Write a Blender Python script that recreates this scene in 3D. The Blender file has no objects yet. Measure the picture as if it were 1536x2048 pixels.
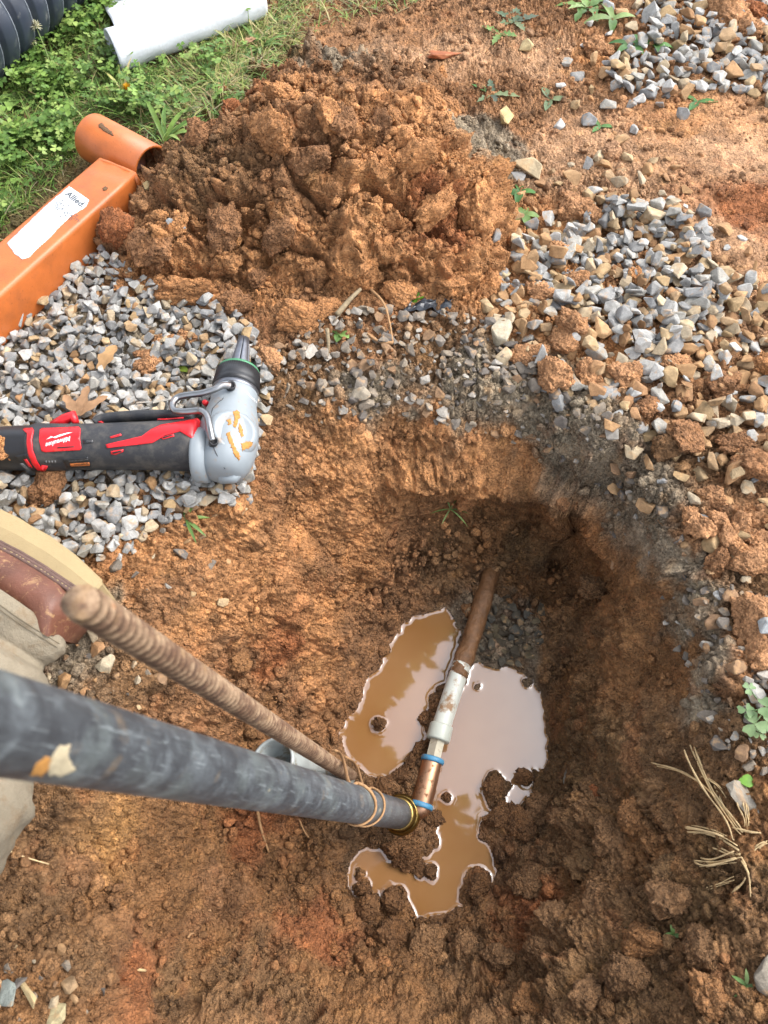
import bpy, bmesh, math, random
import numpy as np
from mathutils import Vector, Matrix, Quaternion
from mathutils.bvhtree import BVHTree

random.seed(7)
rng = np.random.default_rng(7)
R = math.radians
sc = bpy.context.scene
C = sc.collection

# ---------------------------------------------------------------- camera, light
CAM_H, TILT, F = 0.80, R(30.0), 1538.0
cam_d = bpy.data.cameras.new('camera')
cam_d.sensor_fit = 'VERTICAL'
cam_d.sensor_height = 9.8
cam_d.lens = 9.8 * F / 2048
cam_d.clip_start = 0.02
cam_d.clip_end = 400
cam_d.dof.use_dof = True
cam_d.dof.focus_distance = 1.08
cam_d.dof.aperture_fstop = 2.8
cam = bpy.data.objects.new('camera', cam_d)
C.objects.link(cam)
cam.location = (0, 0, CAM_H)
cam.rotation_euler = (TILT, 0, 0)
sc.camera = cam

SUN_EL, SUN_AZ = R(50), R(72)            # azimuth clockwise from +y (away from the camera)
w = bpy.data.worlds.new('World')
sc.world = w
w.use_nodes = True
wn, wl = w.node_tree.nodes, w.node_tree.links
bg = wn['Background']
sky = wn.new('ShaderNodeTexSky')
sky.sky_type = 'NISHITA'
sky.sun_disc = False
sky.sun_elevation = SUN_EL
sky.sun_rotation = SUN_AZ
sky.air_density = 1.0
sky.dust_density = 2.5
sky.ozone_density = 1.0
hsv = wn.new('ShaderNodeHueSaturation')
hsv.inputs['Saturation'].default_value = 0.36     # thin cloud
wl.new(sky.outputs[0], hsv.inputs['Color'])
wl.new(hsv.outputs[0], bg.inputs['Color'])
bg.inputs['Strength'].default_value = 0.15
sun_d = bpy.data.lights.new('sun', 'SUN')
sun_d.energy = 0.5
sun_d.angle = R(36)
sun_d.color = (1.0, 0.97, 0.93)
sun = bpy.data.objects.new('sun', sun_d)
C.objects.link(sun)
sdir = Vector((math.sin(SUN_AZ) * math.cos(SUN_EL), math.cos(SUN_AZ) * math.cos(SUN_EL), math.sin(SUN_EL)))
sun.rotation_euler = sdir.to_track_quat('Z', 'Y').to_euler()
sun.location = (2, 3, 5)
sc.view_settings.view_transform = 'Standard'
sc.view_settings.look = 'None'
sc.view_settings.exposure = 2.04
sc.view_settings.gamma = 1.0
sc.view_settings.use_curve_mapping = False
sc.render.engine = 'CYCLES'
sc.cycles.max_bounces = 6
sc.cycles.diffuse_bounces = 3
sc.cycles.use_denoising = True

# ---------------------------------------------------------------- pixel <-> world (photograph: 1536 x 2048)
ct, st = math.cos(TILT), math.sin(TILT)
def ray(X, Y):
    a, b = (X - 768) / F, (1024 - Y) / F
    return np.array([a, st + b * ct, -ct + b * st])
CAMP = np.array([0, 0, CAM_H])
def P(X, Y, z=0.0):
    d = ray(X, Y)
    return CAMP + d * ((z - CAM_H) / d[2])
def D(X, Y, depth):
    return CAMP + ray(X, Y) * depth
def to_px(p):
    p = np.asarray(p, dtype=float) - CAMP
    dep = p[..., 1] * st - p[..., 2] * ct
    up = p[..., 1] * ct + p[..., 2] * st
    return 768 + F * p[..., 0] / dep, 1024 - F * up / dep, dep

# ---------------------------------------------------------------- noise
_perm = np.random.default_rng(3).permutation(256).astype(np.int32)
_perm = np.concatenate([_perm] * 3)
_g = np.random.default_rng(4).normal(size=(256, 3)).astype(np.float32)
_g /= np.linalg.norm(_g, axis=1)[:, None]
_jit = np.random.default_rng(5).random((256, 4)).astype(np.float32)
def _hash(ix, iy, iz):
    return _perm[_perm[_perm[ix & 255] + (iy & 255)] + (iz & 255)]
def perlin(p, scale, off=0.0):
    q = (p * np.float32(scale) + np.float32(off)).astype(np.float32)
    i = np.floor(q).astype(np.int32)
    f = q - i
    u = f * f * f * (f * (f * 6 - 15) + 10)
    out = np.zeros(len(q), np.float32)
    for dx in (0, 1):
        wx = u[:, 0] if dx else 1 - u[:, 0]
        for dy in (0, 1):
            wy = u[:, 1] if dy else 1 - u[:, 1]
            for dz in (0, 1):
                wz = u[:, 2] if dz else 1 - u[:, 2]
                g = _g[_hash(i[:, 0] + dx, i[:, 1] + dy, i[:, 2] + dz)]
                out += wx * wy * wz * (g[:, 0] * (f[:, 0] - dx) + g[:, 1] * (f[:, 1] - dy) + g[:, 2] * (f[:, 2] - dz))
    return out * 1.6
def fbm(p, scale, n=3, off=0.0, gain=0.5):
    o, a = 0, 1.0
    for k in range(n):
        o = o + a * perlin(p, scale * 2.03 ** k, off + 17.3 * k)
        a *= gain
    return o
def domes(p, scale, off=0.0):
    """Rounded cells: 1 in the middle of a crumb, 0 in the crease between crumbs; second value is a number per cell."""
    q = (p * np.float32(scale) + np.float32(off)).astype(np.float32)
    i = np.floor(q - 0.5).astype(np.int32)
    best = np.full(len(q), 9.0, np.float32)
    cid = np.zeros(len(q), np.float32)
    for dx in (0, 1):
        for dy in (0, 1):
            for dz in (0, 1):
                h = _hash(i[:, 0] + dx, i[:, 1] + dy, i[:, 2] + dz)
                j = _jit[h]
                ex = i[:, 0] + dx + 0.15 + 0.7 * j[:, 0] - q[:, 0]
                ey = i[:, 1] + dy + 0.15 + 0.7 * j[:, 1] - q[:, 1]
                ez = i[:, 2] + dz + 0.15 + 0.7 * j[:, 2] - q[:, 2]
                d = ex * ex + ey * ey + ez * ez
                d = d / (0.6 + 0.8 * j[:, 3])
                m = d < best
                best = np.where(m, d, best)
                cid = np.where(m, j[:, 3], cid)
    return np.sqrt(np.clip(1 - best / 0.75, 0, 1)), cid
def sstep(a, b, x):
    t = np.clip((x - a) / (b - a), 0, 1)
    return t * t * (3 - 2 * t)

# ---------------------------------------------------------------- materials
def lin(r, g, b, k=1.0):
    f = lambda c: ((c / 255 + 0.055) / 1.055) ** 2.4 if c > 10 else c / 255 / 12.92
    return (f(r) * k, f(g) * k, f(b) * k)
class NT:
    def __init__(s, name):
        s.m = bpy.data.materials.new(name)
        s.m.use_nodes = True
        s.n, s.l = s.m.node_tree.nodes, s.m.node_tree.links
        s.b = s.n['Principled BSDF']
        s.tc = None
    def node(s, t, **kw):
        x = s.n.new(t)
        for k, v in kw.items():
            if hasattr(x, k):
                setattr(x, k, v)
        return x
    def link(s, a, b):
        s.l.new(a, b)
    def coord(s, which='Object'):
        if s.tc is None:
            s.tc = s.node('ShaderNodeTexCoord')
        return s.tc.outputs[which]
    def noise(s, scale, detail=3, rough=0.55, vec=None, dist=0.0):
        x = s.node('ShaderNodeTexNoise')
        x.inputs['Scale'].default_value = scale
        x.inputs['Detail'].default_value = detail
        x.inputs['Roughness'].default_value = rough
        x.inputs['Distortion'].default_value = dist
        s.link(vec if vec is not None else s.coord(), x.inputs['Vector'])
        return x.outputs['Fac']
    def voro(s, scale, feature='F1', vec=None, out='Distance'):
        x = s.node('ShaderNodeTexVoronoi', feature=feature)
        x.inputs['Scale'].default_value = scale
        s.link(vec if vec is not None else s.coord(), x.inputs['Vector'])
        return x.outputs[out]
    def ramp(s, fac, *stops):
        x = s.node('ShaderNodeValToRGB')
        e = x.color_ramp.elements
        while len(e) < len(stops):
            e.new(0.5)
        for el, (p, c) in zip(e, stops):
            el.position = p
            el.color = (c[0], c[1], c[2], 1) if hasattr(c, '__len__') else (c, c, c, 1)
        s.link(fac, x.inputs[0])
        return x.outputs[0]
    def mix(s, fac, a, b, mode='MIX'):
        x = s.node('ShaderNodeMix', data_type='RGBA', blend_type=mode)
        for v, i in ((fac, 0), (a, 6), (b, 7)):
            if hasattr(v, 'links') or hasattr(v, 'is_linked'):
                s.link(v, x.inputs[i])
            elif i == 0:
                x.inputs[0].default_value = v
            else:
                x.inputs[i].default_value = (v[0], v[1], v[2], 1)
        return x.outputs[2]
    def math(s, op, a, b=0.0, c=None):
        x = s.node('ShaderNodeMath', operation=op)
        for v, i in ((a, 0), (b, 1), (c, 2)):
            if v is None:
                continue
            if hasattr(v, 'is_linked'):
                s.link(v, x.inputs[i])
            else:
                x.inputs[i].default_value = v
        return x.outputs[0]
    def attr(s, name, out='Color'):
        x = s.node('ShaderNodeAttribute', attribute_name=name)
        return x.outputs[out]
    def bump(s, h, dist=0.001, strength=1.0, prev=None):
        x = s.node('ShaderNodeBump')
        x.inputs['Strength'].default_value = strength
        x.inputs['Distance'].default_value = dist
        s.link(h, x.inputs['Height'])
        if prev is not None:
            s.link(prev, x.inputs['Normal'])
        s.link(x.outputs[0], s.b.inputs['Normal'])
        return x.outputs[0]
    def set(s, **kw):
        for k, v in kw.items():
            i = s.b.inputs[{'color': 'Base Color', 'rough': 'Roughness', 'metal': 'Metallic', 'ior': 'IOR', 'spec': 'Specular IOR Level', 'coat': 'Coat Weight'}[k]]
            if hasattr(v, 'is_linked'):
                s.link(v, i)
            elif hasattr(v, '__len__'):
                i.default_value = (v[0], v[1], v[2], 1)
            else:
                i.default_value = v
        return s.m

def soil_material(name, attribute):
    t = NT(name)
    base = t.attr(attribute) if attribute != 'object' else t.node('ShaderNodeObjectInfo').outputs['Color']
    geo = t.node('ShaderNodeNewGeometry').outputs['Position']
    n1 = t.noise(55, 4, 0.65, vec=geo)
    n2 = t.noise(330, 4, 0.7, vec=geo)
    v1 = t.ramp(n1, (0.28, (0.66, 0.64, 0.62)), (0.5, (1, 1, 1)), (0.72, (1.28, 1.22, 1.12)))
    v2 = t.ramp(n2, (0.3, (0.55, 0.53, 0.52)), (0.52, (1, 1, 1)), (0.75, (1.38, 1.36, 1.32)))
    c = t.mix(1.0, base, v1, 'MULTIPLY')
    c = t.mix(1.0, c, v2, 'MULTIPLY')
    n3 = t.noise(900, 2, 0.6, vec=geo)
    grit = t.ramp(n3, (0.66, 0.0), (0.72, 1.0))
    c = t.mix(t.math('MULTIPLY', grit, 0.35), c, lin(215, 195, 165, 0.8))
    wet = t.attr('wet', 'Fac')
    rough = t.math('MULTIPLY_ADD', wet, -0.55, 0.92)
    t.set(color=c, rough=rough, spec=0.3)
    b = t.bump(t.noise(420, 5, 0.7, vec=geo), 0.0026, 0.9)
    vv = t.math('SUBTRACT', 1.0, t.voro(240, vec=geo))
    sm = t.ramp(t.noise(28, 3, .6, vec=geo), (.36, .3), (.52, 1.0))
    vv = t.math('MULTIPLY', vv, sm)
    b = t.bump(vv, 0.0052, 0.9, prev=b)
    v2b = t.math('SUBTRACT', 1.0, t.voro(520, vec=geo))
    t.bump(t.math('MULTIPLY', v2b, sm), 0.0026, 0.8, prev=b)
    return t.m

M = {}
M['soil'] = soil_material('clay_soil', 'Col')
M['clod'] = soil_material('clay_clod', 'object')

# ---------------------------------------------------------------- object helpers
def mesh_np(name, verts, faces_quads=None, faces=None, mat=None, smooth=True):
    me = bpy.data.meshes.new(name)
    v = np.asarray(verts, np.float32)
    me.vertices.add(len(v))
    me.vertices.foreach_set('co', v.ravel())
    f = np.asarray(faces_quads, np.int32)
    k = f.shape[1]
    me.loops.add(f.size)
    me.loops.foreach_set('vertex_index', f.ravel())
    me.polygons.add(len(f))
    me.polygons.foreach_set('loop_start', np.arange(0, f.size, k, dtype=np.int32))
    me.polygons.foreach_set('use_smooth', np.full(len(f), smooth, bool))
    me.update(calc_edges=True)
    me.validate()
    if mat:
        me.materials.append(mat)
    return me
def vcol(me, name, cols):
    a = me.color_attributes.new(name, 'FLOAT_COLOR', 'POINT')
    c = np.ones((len(me.vertices), 4), np.float32)
    c[:, :3] = cols
    a.data.foreach_set('color', c.ravel())
def vfloat(me, name, vals):
    a = me.attributes.new(name, 'FLOAT', 'POINT')
    a.data.foreach_set('value', np.asarray(vals, np.float32))
def link(name, me, parent=None):
    o = bpy.data.objects.new(name, me)
    C.objects.link(o)
    if parent is not None:
        o.parent = parent
    return o
def tag(o, label=None, cat=None, group=None, kind=None):
    if label: o['label'] = label
    if cat: o['category'] = cat
    if group: o['group'] = group
    if kind: o['kind'] = kind
    return o
def empty(name, loc, label=None, cat=None, group=None, kind=None):
    o = bpy.data.objects.new(name, None)
    o.empty_display_size = 0.02
    C.objects.link(o)
    o.location = loc
    return tag(o, label, cat, group, kind)

def put(name, me, root, label=None):
    """A part of a thing: its mesh is in world space, moved under the thing's base."""
    loc = root.location
    me.transform(Matrix.Translation(-Vector(loc)))
    o = link(name, me, root)
    if label: o['label'] = label
    return o
# ---------------------------------------------------------------- shape of the ground
ZW = -0.30                                              # water level in the hole
POOLS = [
 [(893,1215),(840,1228),(812,1245),(790,1275),(770,1305),(757,1340),(733,1355),(722,1400),(700,1435),(680,1462),(690,1510),(740,1555),(775,1558),(800,1535),(838,1500),(852,1470),(852,1440),(862,1390),(890,1362),(912,1310),(920,1262)],
 [(945,1330),(960,1322),(985,1340),(1012,1330),(1045,1345),(1065,1362),(1085,1395),(1092,1440),(1095,1490),(1098,1520),(1070,1555),(1062,1590),(1032,1622),(1010,1612),(1012,1585),(1000,1560),(985,1546),(970,1565),(972,1605),(985,1625),(962,1645),(958,1670),(985,1700),(992,1750),(980,1775),(940,1790),(925,1815),(885,1830),(835,1837),(815,1795),(790,1785),(770,1800),(765,1830),(735,1825),(722,1800),(702,1790),(692,1750),(705,1715),(735,1690),(760,1695),(780,1720),(810,1728),(845,1715),(870,1690),(872,1660),(856,1610),(868,1555),(862,1500),(872,1450),(905,1400),(930,1370)]]
ISLETS = [(760,1447,15),(860,1742,13),(845,1745,9),(893,1594,9),(1052,1555,16),(718,1748,9),(724,1777,15),(742,1812,20),(790,1800,26),(768,1818,16),(925,1798,10),(955,1765,26),(935,1785,16),(990,1560,18),(985,1590,18),(1010,1575,14),(1072,1548,8),(1055,1366,9),(956,1372,6),(850,1700,12),(866,1680,14)]
def pts_w(lst, z):
    return np.array([P(x, y, z)[:2] for x, y in lst], np.float32)
POOLS_W = [pts_w(p, ZW) for p in POOLS]
ISL_W = [(P(x, y, ZW)[:2], r * 1.13 / 1640) for x, y, r in ISLETS]
def sdf_poly(q, poly):
    d2 = np.full(len(q), 9.0, np.float32)
    inside = np.zeros(len(q), bool)
    n = len(poly)
    for i in range(n):
        a, b = poly[i], poly[(i + 1) % n]
        e = b - a
        wv = q - a
        t = np.clip((wv @ e) / (e @ e + 1e-12), 0, 1)
        dd = wv - t[:, None] * e
        d2 = np.minimum(d2, (dd * dd).sum(1))
        c = (a[1] <= q[:, 1]) != (b[1] <= q[:, 1])
        with np.errstate(divide='ignore', invalid='ignore'):
            xi = a[0] + (q[:, 1] - a[1]) * e[0] / (e[1] if abs(e[1]) > 1e-9 else 1e-9)
        inside ^= c & (q[:, 0] < xi)
    d = np.sqrt(d2)
    return np.where(inside, -d, d)
def sdf_water(xy):
    """Signed distance to the shore (negative in the water), only near the hole."""
    out = np.full(len(xy), 0.5, np.float32)
    m = (xy[:, 0] > -0.2) & (xy[:, 0] < 0.4) & (xy[:, 1] > -0.02) & (xy[:, 1] < 0.62)
    q = xy[m].astype(np.float32)
    p3 = np.column_stack([q, np.zeros(len(q), np.float32)])
    qq = q + np.column_stack([perlin(p3, 70), perlin(p3, 70, 40)]) * 0.004 + np.column_stack([perlin(p3, 150, 9), perlin(p3, 150, 61)]) * 0.0012
    s = np.minimum(sdf_poly(qq, POOLS_W[0]), sdf_poly(qq, POOLS_W[1]))
    for c, r in ISL_W:
        d = r - np.hypot(qq[:, 0] - c[0], qq[:, 1] - c[1])
        s = np.maximum(s, d.astype(np.float32))
    out[m] = s
    return out

CTRL = [  # pixel, height of the ground there
 (-200,0,0),(200,0,0),(400,0,0),(768,0,0),(1000,0,0),(1200,0,0),(1536,0,0),(1700,100,0),(-200,250,0),(0,250,0),(250,150,0),(500,150,0),(0,450,0),(700,130,0),(900,130,0.004),(1100,150,0),(1300,150,0.004),
 (1536,200,.012),(1000,300,-.004),(1200,330,.012),(1450,300,.02),(1536,380,.022),(1480,480,.022),(1350,420,.01),(1250,500,0),(1100,520,0),(1500,650,.012),(1650,600,.012),
 (0,650,0),(-200,650,0),(200,650,0),(400,680,0),(0,800,0),(200,800,0),(400,830,0),(-200,950,0),(0,960,0),(200,1000,0),(330,1020,-.002),(450,960,-.002),(150,1120,-.006),(260,1110,-.006),(0,1150,-.004),(-200,1200,-.005),
 (360,1075,-.012),(480,1020,-.012),(560,800,-.004),(620,770,-.002),(700,755,-.003),(800,735,-.003),(900,720,-.002),(1000,700,0),(1100,740,0),(1200,800,0),(1300,880,0),(1400,960,0),(1480,1080,.004),(1500,1200,.008),(1536,1350,.008),(1520,1500,.004),
 (520,870,-.02),(540,960,-.035),(600,850,-.035),(700,840,-.03),(850,815,-.025),(1000,830,-.025),(1100,870,-.025),(1200,930,-.025),(1290,1010,-.02),(1340,1100,-.018),(1390,1230,-.012),(1420,1350,-.008),(1430,1480,-.008),
 (740,1000,-.150),(650,1000,-.115),(600,1050,-.125),(850,960,-.12),(930,940,-.11),(1000,960,-.13),(1080,960,-.10),(1150,1000,-.10),(1220,1050,-.085),
 (960,1040,-.19),(1050,1060,-.22),(1120,1090,-.22),(1000,1120,-.26),(900,1090,-.21),(830,1130,-.235),(760,1120,-.22),(690,1150,-.20),
 (1060,1180,-.28),(980,1190,-.285),(1100,1230,-.27),(1170,1140,-.2),(1200,1200,-.2),(1150,1300,-.25),(1230,1280,-.17),(1280,1180,-.10),(1320,1300,-.085),(1260,1380,-.15),(1180,1400,-.22),(1350,1420,-.06),(1300,1480,-.1),(1220,1500,-.17),(1150,1500,-.24),
 (1030,1280,-.288),(990,1300,-.292),
 (500,1100,-.07),(420,1150,-.045),(300,1180,-.02),(200,1220,-.012),(560,1180,-.125),(640,1230,-.205),(700,1260,-.25),(500,1260,-.13),(400,1280,-.08),(300,1300,-.045),(150,1330,-.022),(0,1400,-.015),(-200,1500,-.01),
 (600,1360,-.235),(640,1430,-.275),(520,1380,-.185),(400,1400,-.115),(250,1420,-.05),(100,1500,-.03),(-50,1650,-.02),(540,1520,-.245),(620,1580,-.285),(450,1560,-.2),(300,1580,-.11),(150,1640,-.06),(30,1720,-.04),
 (640,1680,-.285),(560,1700,-.255),(450,1720,-.205),(330,1720,-.15),(220,1740,-.10),(100,1800,-.05),(-100,1850,-.03),(0,1950,-.02),(-150,2100,-.01),(120,1920,-.03),(215,1850,-.06),(218,1960,-.055),(212,2048,-.05),
 (285,1850,-.115),(290,1960,-.115),(290,2060,-.11),(400,1900,-.19),(400,2048,-.15),(550,1850,-.245),(550,1980,-.2),(650,1800,-.285),(640,1930,-.235),(750,1900,-.27),(750,2040,-.2),(600,2150,-.12),(850,1900,-.285),(880,2000,-.235),(1000,1850,-.28),(960,1960,-.25),(1000,2060,-.18),(850,2200,-.1),(300,2200,-.02),(0,2300,0),
 (1030,1700,-.27),(1080,1640,-.26),(1120,1580,-.25),(1130,1700,-.22),(1080,1800,-.235),(1180,1800,-.175),(1200,1650,-.18),(1280,1580,-.125),(1300,1700,-.11),(1380,1600,-.06),(1400,1720,-.06),(1480,1650,-.02),(1500,1800,-.025),(1300,1850,-.1),(1150,1930,-.16),(1250,2000,-.1),(1400,1950,-.05),(1536,2000,-.01),(1150,2100,-.1),(1400,2150,0),(1700,1700,.01),(1700,1300,.01),(1700,2100,.01),(1100,2300,0),(700,2400,0),
 (845,1450,-.292),(905,1300,-.288),(930,1240,-.284),(820,1580,-.288),(790,1620,-.29),(830,1700,-.292),(700,1620,-.288),
]
_c = np.array([np.append(P(x, y, z)[:2], z) for x, y, z in CTRL])
far = [(sx * 3.0, sy, 0) for sx in (-1, 0, 1) for sy in (-2.0, 4.0)] + [(-3, 1, 0), (3, 1, 0), (-1.2, .4, 0), (1.2, .4, 0), (-1.3, 1.2, 0), (1.3, 1.2, 0), (0, -.6, 0), (.7, -.3, 0), (-.7, -.3, 0), (0, 2.2, 0)]
_c = np.vstack([_c, np.array(far)])
_dm = np.sqrt(((_c[:, None, :2] - _c[None, :, :2]) ** 2).sum(-1))
_wt = np.linalg.solve(-_dm - np.eye(len(_c)) * 0.004, _c[:, 2])
def base_height(xy):
    out = np.empty(len(xy), np.float32)
    cw = _c[:, :2].astype(np.float32)
    ww = (-_wt).astype(np.float32)
    for s in range(0, len(xy), 40000):
        q = xy[s:s + 40000].astype(np.float32)
        out[s:s + 40000] = np.sqrt((q[:, 0:1] - cw[:, 0]) ** 2 + (q[:, 1:2] - cw[:, 1]) ** 2) @ ww
    r = np.hypot(xy[:, 0], xy[:, 1] - 0.6)
    return out * (1 - sstep(1.4, 2.4, r)).astype(np.float32)

# soil colours (clay, topsoil, red clay, wet mud ...), shade painted in at bottom and lower right
PAL = {'O': (188, 133, 86), 'B': (156, 112, 76), 'D': (134, 100, 68), 'G': (156, 141, 120), 'R': (166, 104, 64), 'Y': (188, 138, 84), 'P': (192, 148, 112), 'M': (116, 82, 52), 'T': (112, 100, 64), 'K': (150, 134, 114), 'W': (146, 104, 66), 'X': (124, 94, 62), 'L': (190, 140, 98)}
KSOIL = 0.90
PALL = {k: np.array(lin(*v, KSOIL)) for k, v in PAL.items()}
COLS = """250 500 B;300 400 B;400 330 D;500 260 R;545 290 O;650 240 B;700 330 B;800 400 O;900 450 O;980 420 O;600 450 B;450 430 D;740 540 O;760 490 O;870 500 R;880 230 B;640 350 O;500 400 B;560 560 O;340 570 O;600 620 B;960 280 K;940 560 O;1000 540 O;
0 100 T;150 100 T;0 300 T;150 250 T;300 180 T;450 130 T;400 230 T;520 100 T;350 250 T;560 60 T;80 400 T;480 220 B;600 40 B;
650 100 B;690 150 K;780 140 P;900 100 P;850 60 B;1000 200 B;1100 120 P;1000 310 K;970 340 G;1100 290 P;1200 300 P;1050 260 B;1400 280 P;1500 330 P;1450 480 P;1500 420 R;1380 260 O;1250 160 B;1190 120 O;1200 40 B;1450 120 B;1500 60 O;1100 40 B;
1200 400 P;1120 480 O;1100 560 O;1300 600 B;1200 700 O;1400 750 B;1500 620 P;1450 900 D;1350 820 B;1520 780 B;1080 650 O;1450 1050 B;1500 1180 D;1500 1280 O;1520 1400 B;1400 560 B;
100 700 G;300 700 G;100 950 B;300 900 G;450 800 G;200 1060 B;
620 750 D;720 770 G;850 700 D;900 790 G;1000 760 G;1100 840 G;1180 890 K;1250 950 K;1300 1010 K;1330 1100 K;1390 1200 G;1440 1300 K;1410 1400 G;1450 1500 D;600 800 D;700 690 B;780 660 B;
700 870 O;650 950 O;600 1050 O;800 930 O;860 860 O;980 900 O;930 980 O;1000 1000 W;1090 1060 W;950 1080 W;800 1080 B;1050 1110 X;700 1120 O;560 980 B;450 1090 O;350 1180 B;300 1130 O;500 1230 O;570 1280 R;640 1230 O;700 1280 B;560 1400 B;450 1330 B;250 1340 D;150 1300 K;340 1480 B;530 900 B;820 1170 B;760 1040 O;880 1140 D;640 1130 B;620 1330 O;400 1240 O;
1060 1170 W;1150 1120 W;1190 1100 O;1120 1230 D;1150 1300 D;1250 1330 W;1200 1450 X;1300 1450 D;1350 1330 W;1280 1240 W;1230 1180 W;1320 1180 W;1130 1400 W;1270 1400 W;1040 1260 K;1000 1230 K;
1200 1600 D;1300 1700 W;1120 1690 D;1050 1820 R;990 1880 W;1200 1850 D;1350 1950 D;1500 1950 W;1510 1640 W;1450 1740 X;1250 1540 X;1350 1560 D;1150 1780 W;1220 1740 D;1100 1960 D;1380 1820 X;1500 1850 D;1150 1560 X;1070 1730 D;1300 2040 D;1250 1960 X;1450 2020 D;
200 1685 Y;150 1740 B;100 1800 D;50 1950 W;150 1900 D;190 1830 W;272 1950 R;262 1860 B;350 1750 W;400 1900 W;500 1650 R;550 1750 W;620 1860 R;480 1950 D;650 1960 W;800 1930 W;700 1640 D;550 1990 D;300 1660 W;100 1650 D;420 1800 B;720 1800 W;850 1900 W;920 1940 D;350 2010 D;60 1850 D;480 1560 W;430 1680 W;640 1740 W;1150 1480 X;1220 1300 D;1120 1200 W"""
_cc, _ck = [], []
for line in COLS.replace('\n', '').split(';'):
    a = line.split()
    if len(a) == 3:
        x, y = float(a[0]), float(a[1])
        tt = np.linspace(.5, 2.6, 700)
        pp = CAMP + tt[:, None] * ray(x, y)
        k = np.nonzero(pp[:, 2] < base_height(pp[:, :2]))[0]
        _cc.append(pp[k[0] if len(k) else -1])
        _ck.append(PALL[a[2]])
_cc, _ck = np.array(_cc, np.float32), np.array(_ck, np.float32)
def soil_colour(p):
    """p: n x 3 points. Patches of the soil colours with ragged borders."""
    wv = np.column_stack([fbm(p, 22, 3, 5), fbm(p, 22, 3, 55)]) * 0.035
    q = np.column_stack([p[:, :2] + wv, np.minimum(p[:, 2], 0) + .5 * wv[:, 0]]).astype(np.float32)
    out = np.empty((len(p), 3), np.float32)
    for s in range(0, len(p), 40000):
        qq = q[s:s + 40000]
        d2 = np.maximum((qq * qq).sum(1)[:, None] + (_cc * _cc).sum(1)[None] - 2 * qq @ _cc.T, 0)
        ww = 1.0 / (d2 + 2e-4) ** 2.6
        out[s:s + 40000] = (ww @ _ck) / ww.sum(1, keepdims=True)
    n = fbm(p, 38, 3, 90)[:, None]
    out *= (1 + 0.32 * n)
    red = sstep(0.25, 0.8, fbm(p, 30, 2, 130))[:, None]
    out = out * (1 - 0.3 * red) + 0.3 * red * PALL['R']
    yel = sstep(0.3, 0.9, fbm(p, 45, 2, 170))[:, None]
    out = out * (1 - 0.3 * yel) + 0.3 * yel * PALL['Y']
    grey = out.mean(1, keepdims=True)
    out = (out * .97 + grey * .03) * np.array([1.0, 1.0, .95], np.float32)
    return np.clip(out, 0.01, 0.9)

def lines(*segs):
    out = [segs[0][0]]
    for a, b, d0, d1 in segs:
        x = a
        n = max(1, int(round((b - a) / ((d0 + d1) / 2))))
        k = np.linspace(0, 1, n + 1)[1:]
        # spacing runs from d0 to d1
        sp = d0 + (d1 - d0) * (k - 0.5 / n)
        c = np.cumsum(sp)
        out.extend(list(a + (b - a) * c / c[-1]))
    return np.array(out)
def grow(a, sign, d0, end):
    out, x, d = [], a, d0
    while abs(x) < end:
        d *= 1.35
        x += sign * d
        out.append(x)
    return out
gx = lines((-.95, -.45, .0060, .0030), (-.45, -.24, .0030, .0025), (-.24, .14, .0022, .0019), (.14, .20, .0016, .0013), (.20, .35, .0010, .0010), (.35, .42, .0013, .0018), (.42, .95, .0022, .0055))
gy = lines((-.16, .1, .0026, .0018), (.1, .43, .0017, .0015), (.43, .56, .0009, .0009), (.56, .64, .0012, .0018), (.64, 1.1, .0022, .0034), (1.1, 1.85, .0034, .006))
gx = np.concatenate([np.array(grow(-.95, -1, .004, 60))[::-1], gx, grow(.95, 1, .004, 60)])
gy = np.concatenate([np.array(grow(-.16, -1, .004, 60))[::-1], gy, grow(1.85, 1, .005, 60)])

def soil_relief(p, nrm, amp_big, amp_mid, amp_fine, smooth_mask):
    """Clods, crumbs and grit pushed out along the surface normal: returns the displacement."""
    wp = p + (np.column_stack([perlin(p, 40, 3), perlin(p, 40, 33), perlin(p, 40, 63)]) * 0.012).astype(np.float32)
    h = amp_big * fbm(p, 9, 3, 11)
    d1, c1 = domes(wp, 24, 2)
    d2, c2 = domes(wp, 62, 7)
    d3, c3 = domes(wp, 150, 13)
    k1 = 0.35 + 0.65 * sstep(-.35, .35, perlin(p, 12, 77))
    h = h + k1 * smooth_mask * amp_mid * (d1 * (0.5 + c1) - 0.5)
    h = h + smooth_mask * amp_mid * 0.75 * (d2 * (0.4 + 1.2 * c2) - 0.5)
    h = h + (0.45 + 0.55 * smooth_mask) * amp_fine * (d3 * (0.5 + c3) - 0.5)
    h = h + amp_fine * 0.6 * fbm(p, 210, 2, 31)
    return h.astype(np.float32)

def grid_normals(V, nx, ny):
    G = V.reshape(ny, nx, 3)
    dx = np.gradient(G, axis=1)
    dy = np.gradient(G, axis=0)
    n = np.cross(dx, dy).reshape(-1, 3)
    return (n / (np.linalg.norm(n, axis=1, keepdims=True) + 1e-12)).astype(np.float32)
def grid_faces(nx, ny):
    i = np.arange(nx * ny, dtype=np.int32).reshape(ny, nx)
    return np.stack([i[:-1, :-1], i[:-1, 1:], i[1:, 1:], i[1:, :-1]], -1).reshape(-1, 4)

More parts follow.
